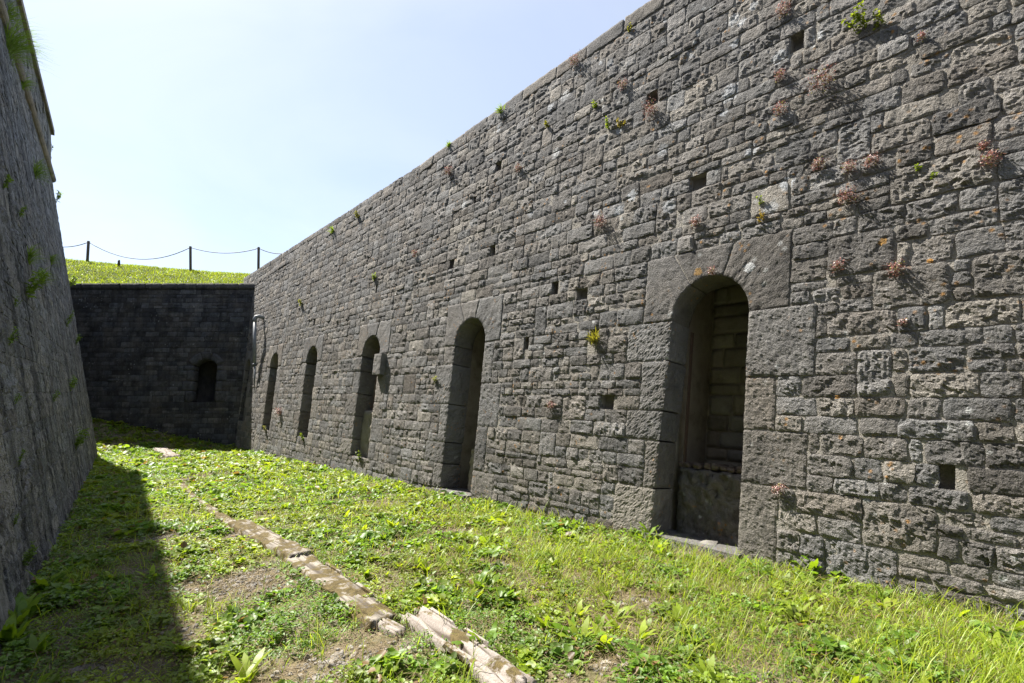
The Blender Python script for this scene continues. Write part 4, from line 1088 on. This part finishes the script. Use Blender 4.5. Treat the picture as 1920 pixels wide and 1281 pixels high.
# ================================================================== plants rooted in the walls
def wall_plant(pl, x, y, size, kind, label, cat, w0=0.01, name=None, group=None, seed_col=None):
    """size = radius in pixels of the photograph"""
    size = size * ((1.6 if kind == 'stonecrop' else 1.0) if pl is RW else 1.5); u, v = pl.hit(x, y); u = min(u, LC - .03) if pl is LW else u; P = pl(u, v, w0); r = size / F * P[1]; N = pl.N; d_ = pl.d; up = np.array([0, 0, 1.0])
    mb = MB(); px_m = P[1] / 480.0                    # metres per rendered pixel
    if kind == "stonecrop":
        n = int(np.clip(size * 7, 60, 240)); a = np.clip(rng.normal(0, .30, (n, 2)), -.5, .5); a[:, 1] = a[:, 1] * .9 - np.abs(rng.normal(0, .2, n))
        C0 = P + d_ * (a[:, :1] * r) + up * (a[:, 1:] * r) + N * (np.abs(rng.normal(.35, .25, (n, 1))) * r * .8 * np.exp(-(a ** 2).sum(1, keepdims=True)) + .008)
        f = rng.random((n, 1)); g = rng.random((n, 1))
        pal = np.where(g < .5, np.array((.40, .19, .17)), np.where(g < .84, np.array((.62, .50, .47)), np.array((.34, .32, .11))))
        ln = np.maximum(rng.uniform(.010, .02, n), px_m * 1.2)
        leaves(C0, rng.uniform(0, 6.283, n), rng.normal(.5, .5, n), ln, ln * .7, pal * (.7 + .6 * f), mb, .1)
        m = int(8 + size / 2); t0 = P + d_ * rng.normal(0, .3 * r, (m, 1)) + up * rng.normal(-.1 * r, .2 * r, (m, 1))
        for q in range(m):
            e = t0[q] + N * rng.uniform(.2, .7) * r + d_ * rng.normal(0, .4) * r - up * rng.uniform(-.2, .5) * r
            tube(mb, [t0[q], (t0[q] + e) / 2 + N * .1 * r, e], max(.0015, px_m * .16), 3, col=(.22, .10, .06))
        mat = M_SEDUM
    elif kind == "tuft":
        n = int(np.clip(size * 5, 40, 260)); az0 = math.atan2(N[1], N[0])
        az = az0 + rng.normal(0, .9, n); B0 = P + d_ * rng.normal(0, .25 * r, (n, 1)) + up * rng.normal(-.3 * r, .25 * r, (n, 1))
        blades(B0, az, rng.uniform(.1, 1.1, n), r * rng.uniform(.7, 1.6, n), np.maximum(rng.uniform(.004, .009, n), px_m * .55), greens(n, (.06, .11, .02), (.12, .17, .03)) if seed_col is None else np.array(seed_col) * (1 + rng.normal(0, .15, (n, 1))), mb, 1.0)
        mat = M_LEAF
    elif kind == "leafy":
        ns = int(np.clip(size / 3.5, 4, 12)); az0 = math.atan2(N[1], N[0])
        for q in range(ns):
            base = P + d_ * rng.normal(0, .3 * r) + up * rng.normal(-.5 * r, .2 * r); dirv = unit(N * rng.uniform(.2, .5) + up * rng.uniform(.5, 1.2) + d_ * rng.normal(0, .3)); l = r * rng.uniform(.9, 1.7)
            t = np.linspace(0, 1, 5)[:, None]; st = base + dirv * t * l + up * (t ** 2) * l * .12
            tube(mb, st, max(.0018, px_m * .18), 4, col=(.09, .13, .03))
            n = 16; tt = rng.uniform(.15, 1, n)[:, None]; Pl = base + dirv * tt * l + up * (tt ** 2) * l * .12
            ln = np.maximum(r * rng.uniform(.16, .34, n), px_m * 1.6)
            leaves(Pl, rng.uniform(0, 6.283, n), rng.normal(.2, .4, n), ln, ln * .62, greens(n, (.07, .12, .02), (.13, .17, .025)) if seed_col is None else np.array(seed_col) * (1 + rng.normal(0, .15, (n, 1))), mb, .2)
        mat = M_LEAF
    nm = name or {"stonecrop": "stonecrop", "tuft": "grass_tuft", "leafy": "wall_plant"}[kind]
    link(nm, mb.mesh(nm, False), mat, label=label, cat=cat, group=group, origin=P)

SC = "stonecrops rooted in the sunlit wall"; WF = "green plants rooted in the sunlit wall"; LF = "green plants rooted in the shaded left wall"
for x, y, s_, lab in [
    (1543, 150, 26, "largest reddish stonecrop clump, high up on the wall left of the tall green plants"),
    (1465, 205, 14, "pink stonecrop below a string of smaller ones, left of the largest clump"),
    (1465, 142, 11, "small rusty stonecrop left of the largest reddish clump, level with its centre"),
    (1470, 20, 14, "pinkish stonecrop at the top beside the dark square hole"),
    (1222, 205, 16, "purple stonecrop hanging out of a square hole high on the wall"),
    (1590, 368, 16, "round pink stonecrop with a long shadow under the row of three"),
    (1536, 308, 12, "first and leftmost stonecrop of the row of three in mid wall"),
    (1594, 313, 13, "middle stonecrop of the row of three in mid wall"),
    (1636, 303, 13, "rightmost stonecrop of the row of three in mid wall"),
    (1858, 298, 17, "broad stonecrop close to the right edge of the photo"),
    (1845, 275, 9, "tiny stonecrop directly above the broad one at the right edge"),
    (1682, 503, 15, "dark stonecrop on the wall right of the near arch, level with its head"),
    (1572, 497, 12, "pale flat stonecrop just right of the near arch head"),
    (1130, 415, 14, "yellowish stonecrop beside a white lichen spot in mid wall"),
    (1307, 415, 11, "faint salmon stonecrop above the near arch"),
    (1337, 508, 9, "little stonecrop on the crown of the near arch"),
    (845, 320, 10, "reddish stonecrop just under the coping in the middle of the wall"),
    (1170, 160, 10, "pink stonecrop under the coping, upper left of the square hole"),
    (1036, 757, 9, "dry brown stonecrop low between the two nearest arches"),
    (975, 315, 8, "small orange stonecrop right of the dark slot under the coping"),
    (1692, 605, 8, "small pale stonecrop with a dark gap below it, right of the near arch"),
    (527, 770, 9, "pink stonecrop right of the farthest sunlit arch"),
    (1080, 115, 12, "dry orange stonecrop hanging below the coping at the top"),
    (1730, 70, 7, "tiny orange stonecrop to the right of the tall green plants"),
    (780, 475, 7, "tiny red stonecrop left of the two dark slots"),
    (1463, 915, 12, "brown and yellow stonecrop low on the right jamb of the near arch"),
    ]:
    wall_plant(RW, x, y, s_, "stonecrop", lab, "stonecrop", group=SC)
for x, y, s_, k, lab, colr in [
    (1613, 52, 26, "leafy", "tall bright green plant high on the wall, left one of a pair", (.17, .22, .03)),
    (1648, 44, 20, "leafy", "bushy green plant high on the wall, right one of a pair", (.19, .23, .04)),
    (1140, 238, 13, "leafy", "bright green plant left of a flowering one in the upper wall", None),
    (1163, 234, 11, "leafy", "yellow tinged plant right beside the bright green one in the upper wall", (.24, .2, .05)),
    (1118, 198, 8, "leafy", "tiny green sprig under the coping near the purple stonecrop", None),
    (1428, 380, 11, "leafy", "single upright green sprig above the near arch", None),
    (1432, 412, 10, "leafy", "yellowish sprig under the upright green sprig above the near arch", (.28, .2, .04)),
    (1116, 636, 17, "tuft", "dry yellow green tuft over a deep hole between the two nearest arches", (.22, .21, .04)),
    (1722, 318, 8, "leafy", "upper left of two small green sprigs on the right part of the wall", None),
    (1748, 335, 9, "leafy", "lower right of two small green sprigs on the right part of the wall", None),
    (940, 207, 10, "tuft", "grass tuft growing at the top edge of the wall in the middle", None),
    (1180, 58, 9, "leafy", "small plant at the coping near the top of the photo", (.2, .2, .06)),
    (842, 273, 8, "tuft", "thin grass tuft on the coping left of the middle", None),
    (672, 407, 10, "leafy", "yellow green plant under the coping in the far half of the wall", (.2, .2, .03)),
    (625, 432, 9, "tuft", "grass tuft under the coping close to the chain fence", None),
    (567, 570, 8, "leafy", "yellow green plant above the far arches", (.2, .21, .03)),
    (703, 522, 6, "leafy", "tiny green plant over a narrow slot above the middle arch", None),
    (818, 714, 7, "leafy", "small pale green plant on the left jamb of the second arch", (.2, .22, .06)),
    (676, 857, 10, "leafy", "green plant on the sill of the third arch", None),
    (570, 822, 7, "leafy", "green plant on the sill of the fourth arch", None),
    (500, 806, 7, "leafy", "yellowish plant on the sill of the fifth arch", (.2, .2, .05)),
    (1028, 237, 8, "leafy", "yellow green plant in the joint right of the coping tuft", (.2, .2, .03)),
    ]:
    wall_plant(RW, x, y, s_, k, lab, "wall plant", group=WF, seed_col=colr)
for x, y, s_, k, lab in [
    (14, 80, 34, "tuft", "largest shaggy grass tuft high on the left wall beside the cordon"),
    (8, 22, 18, "tuft", "grass tuft at the upper left corner of the photo"),
    (40, 155, 12, "tuft", "short tuft below the largest shaggy one on the left wall"),
    (64, 320, 17, "tuft", "grassy tuft below the end of the cordon on the left wall"),
    (4, 343, 12, "leafy", "leafy plant cut by the left edge of the photo, upper half"),
    (34, 400, 11, "leafy", "dark leafy plant in the middle of the left wall"),
    (52, 480, 16, "tuft", "soft green tuft on the left wall, above the bright fern"),
    (48, 538, 22, "leafy", "bright green fern clump, the fullest on the left wall"),
    (74, 522, 15, "tuft", "fern with long fronds right beside the bright fern clump"),
    (94, 485, 10, "tuft", "wispy tuft near the outer edge of the left wall"),
    (122, 430, 11, "leafy", "small plant sticking out from the edge of the left wall against the sky"),
    (111, 360, 7, "leafy", "tiny sprig on the edge of the left wall against the sky"),
    (24, 568, 7, "leafy", "round bright sprig under the bright fern clump"),
    (122, 600, 10, "leafy", "green plant near the wall edge above the lower half"),
    (14, 635, 13, "leafy", "leafy plant low on the left wall near the photo edge"),
    (140, 640, 9, "leafy", "small plant at the wall edge in front of the end wall"),
    (148, 572, 11, "leafy", "yellow tipped plant at the wall edge in front of the dark end wall"),
    (130, 722, 13, "leafy", "green plant on the lower wall edge"),
    (96, 748, 10, "leafy", "thin plant on the lower left wall"),
    (24, 752, 9, "leafy", "dense little plant on the lower left wall near the photo edge"),
    (140, 830, 17, "leafy", "long hanging green plant at the lower end of the left wall"),
    (32, 862, 11, "leafy", "bright three leaved plant low on the left wall"),
    (22, 978, 8, "leafy", "grey green flat plant close to the foot of the left wall"),
    (40, 1045, 17, "leafy", "bushy plant at the foot of the left wall above the dock leaves"),
    ]:
    wall_plant(LW, x, y, s_, k, lab, "wall plant", group=LF, seed_col=(.17, .26, .05))

# ================================================================== large docks at the foot of the left wall, stones on the ground
def dock(x, y, n, size, label, group="large leaved docks along the ditch"):
    p = G(x, y); mb = MB()
    az = rng.uniform(0, 6.283, n)
    blades(np.tile(p, (n, 1)) + rng.normal(0, .02, (n, 3)) * [1, 1, 0], az, rng.uniform(.1, .75, n), size * rng.uniform(.7, 1.25, n), size * rng.uniform(.2, .34, n), greens(n, (.055, .115, .012), (.11, .17, .02), .12), mb, .9, 8)
    V = mb.V[0]; V[:, 2] += .012 * np.sin(np.arange(len(V)) * 2.1)
    link("dock_plant", mb.mesh("dock_plant"), M_LEAF, label=label, cat="dock plant", group=group, origin=p)
for a in [(88, 1112, 12, .25, "tall upright dock against the foot of the left wall"), (34, 1175, 13, .26, "broad leaved dock at the left edge beside the wall foot"), (12, 1215, 12, .26, "dark dock in the lower left corner"),
          (60, 1150, 9, .22, "small dock between the two big ones by the left wall"), (120, 1120, 7, .18, "low dock just right of the tall upright one"),
          (905, 1110, 12, .2, "bright dock in the middle of the sunny grass"), (1080, 1205, 8, .2, "dock with one broad leaf in the right foreground"), (1215, 1020, 8, .24, "dock beside the left jamb of the near arch"),
          (1530, 1085, 14, .24, "wide leafy dock at the foot of the sunlit wall right of the near arch"), (905, 1225, 9, .18, "dark green dock beside the nearest timber")]: dock(*a)
def rock(x, y, r, label):
    p = G(x, y); mb = MB(); pebble(mb, p + np.array([0, 0, r * .1]), r, int(x)); mb.t[0] = mb.t[0] * 0 + .35; link("rock", mb.mesh("rock", False), M_SLATE, label=label, cat="rock", group="loose stones on the ditch floor")
for a in [(152, 1262, .07, "pale flat stone at the bottom left of the photo"), (378, 1128, .04, "small grey stone beside the gravel patch"), (345, 1120, .035, "grey stone at the shadow edge of the gravel patch"), (290, 812, .16, "pale stone lying in the shade before the end wall"),
          (392, 818, .17, "pale stone in the shade below the doorway of the end wall"), (843, 925, .17, "flat stone block at the foot of the second arch, left jamb"), (870, 935, .13, "stone rubble on the threshold of the second arch"),
          (1325, 1032, .2, "flat stone slab before the near arch"), (690, 935, .12, "grey lump of stone in the grass beside the white plank"), (1440, 1272, .05, "stone in the grass at the bottom right")]: rock(*a)
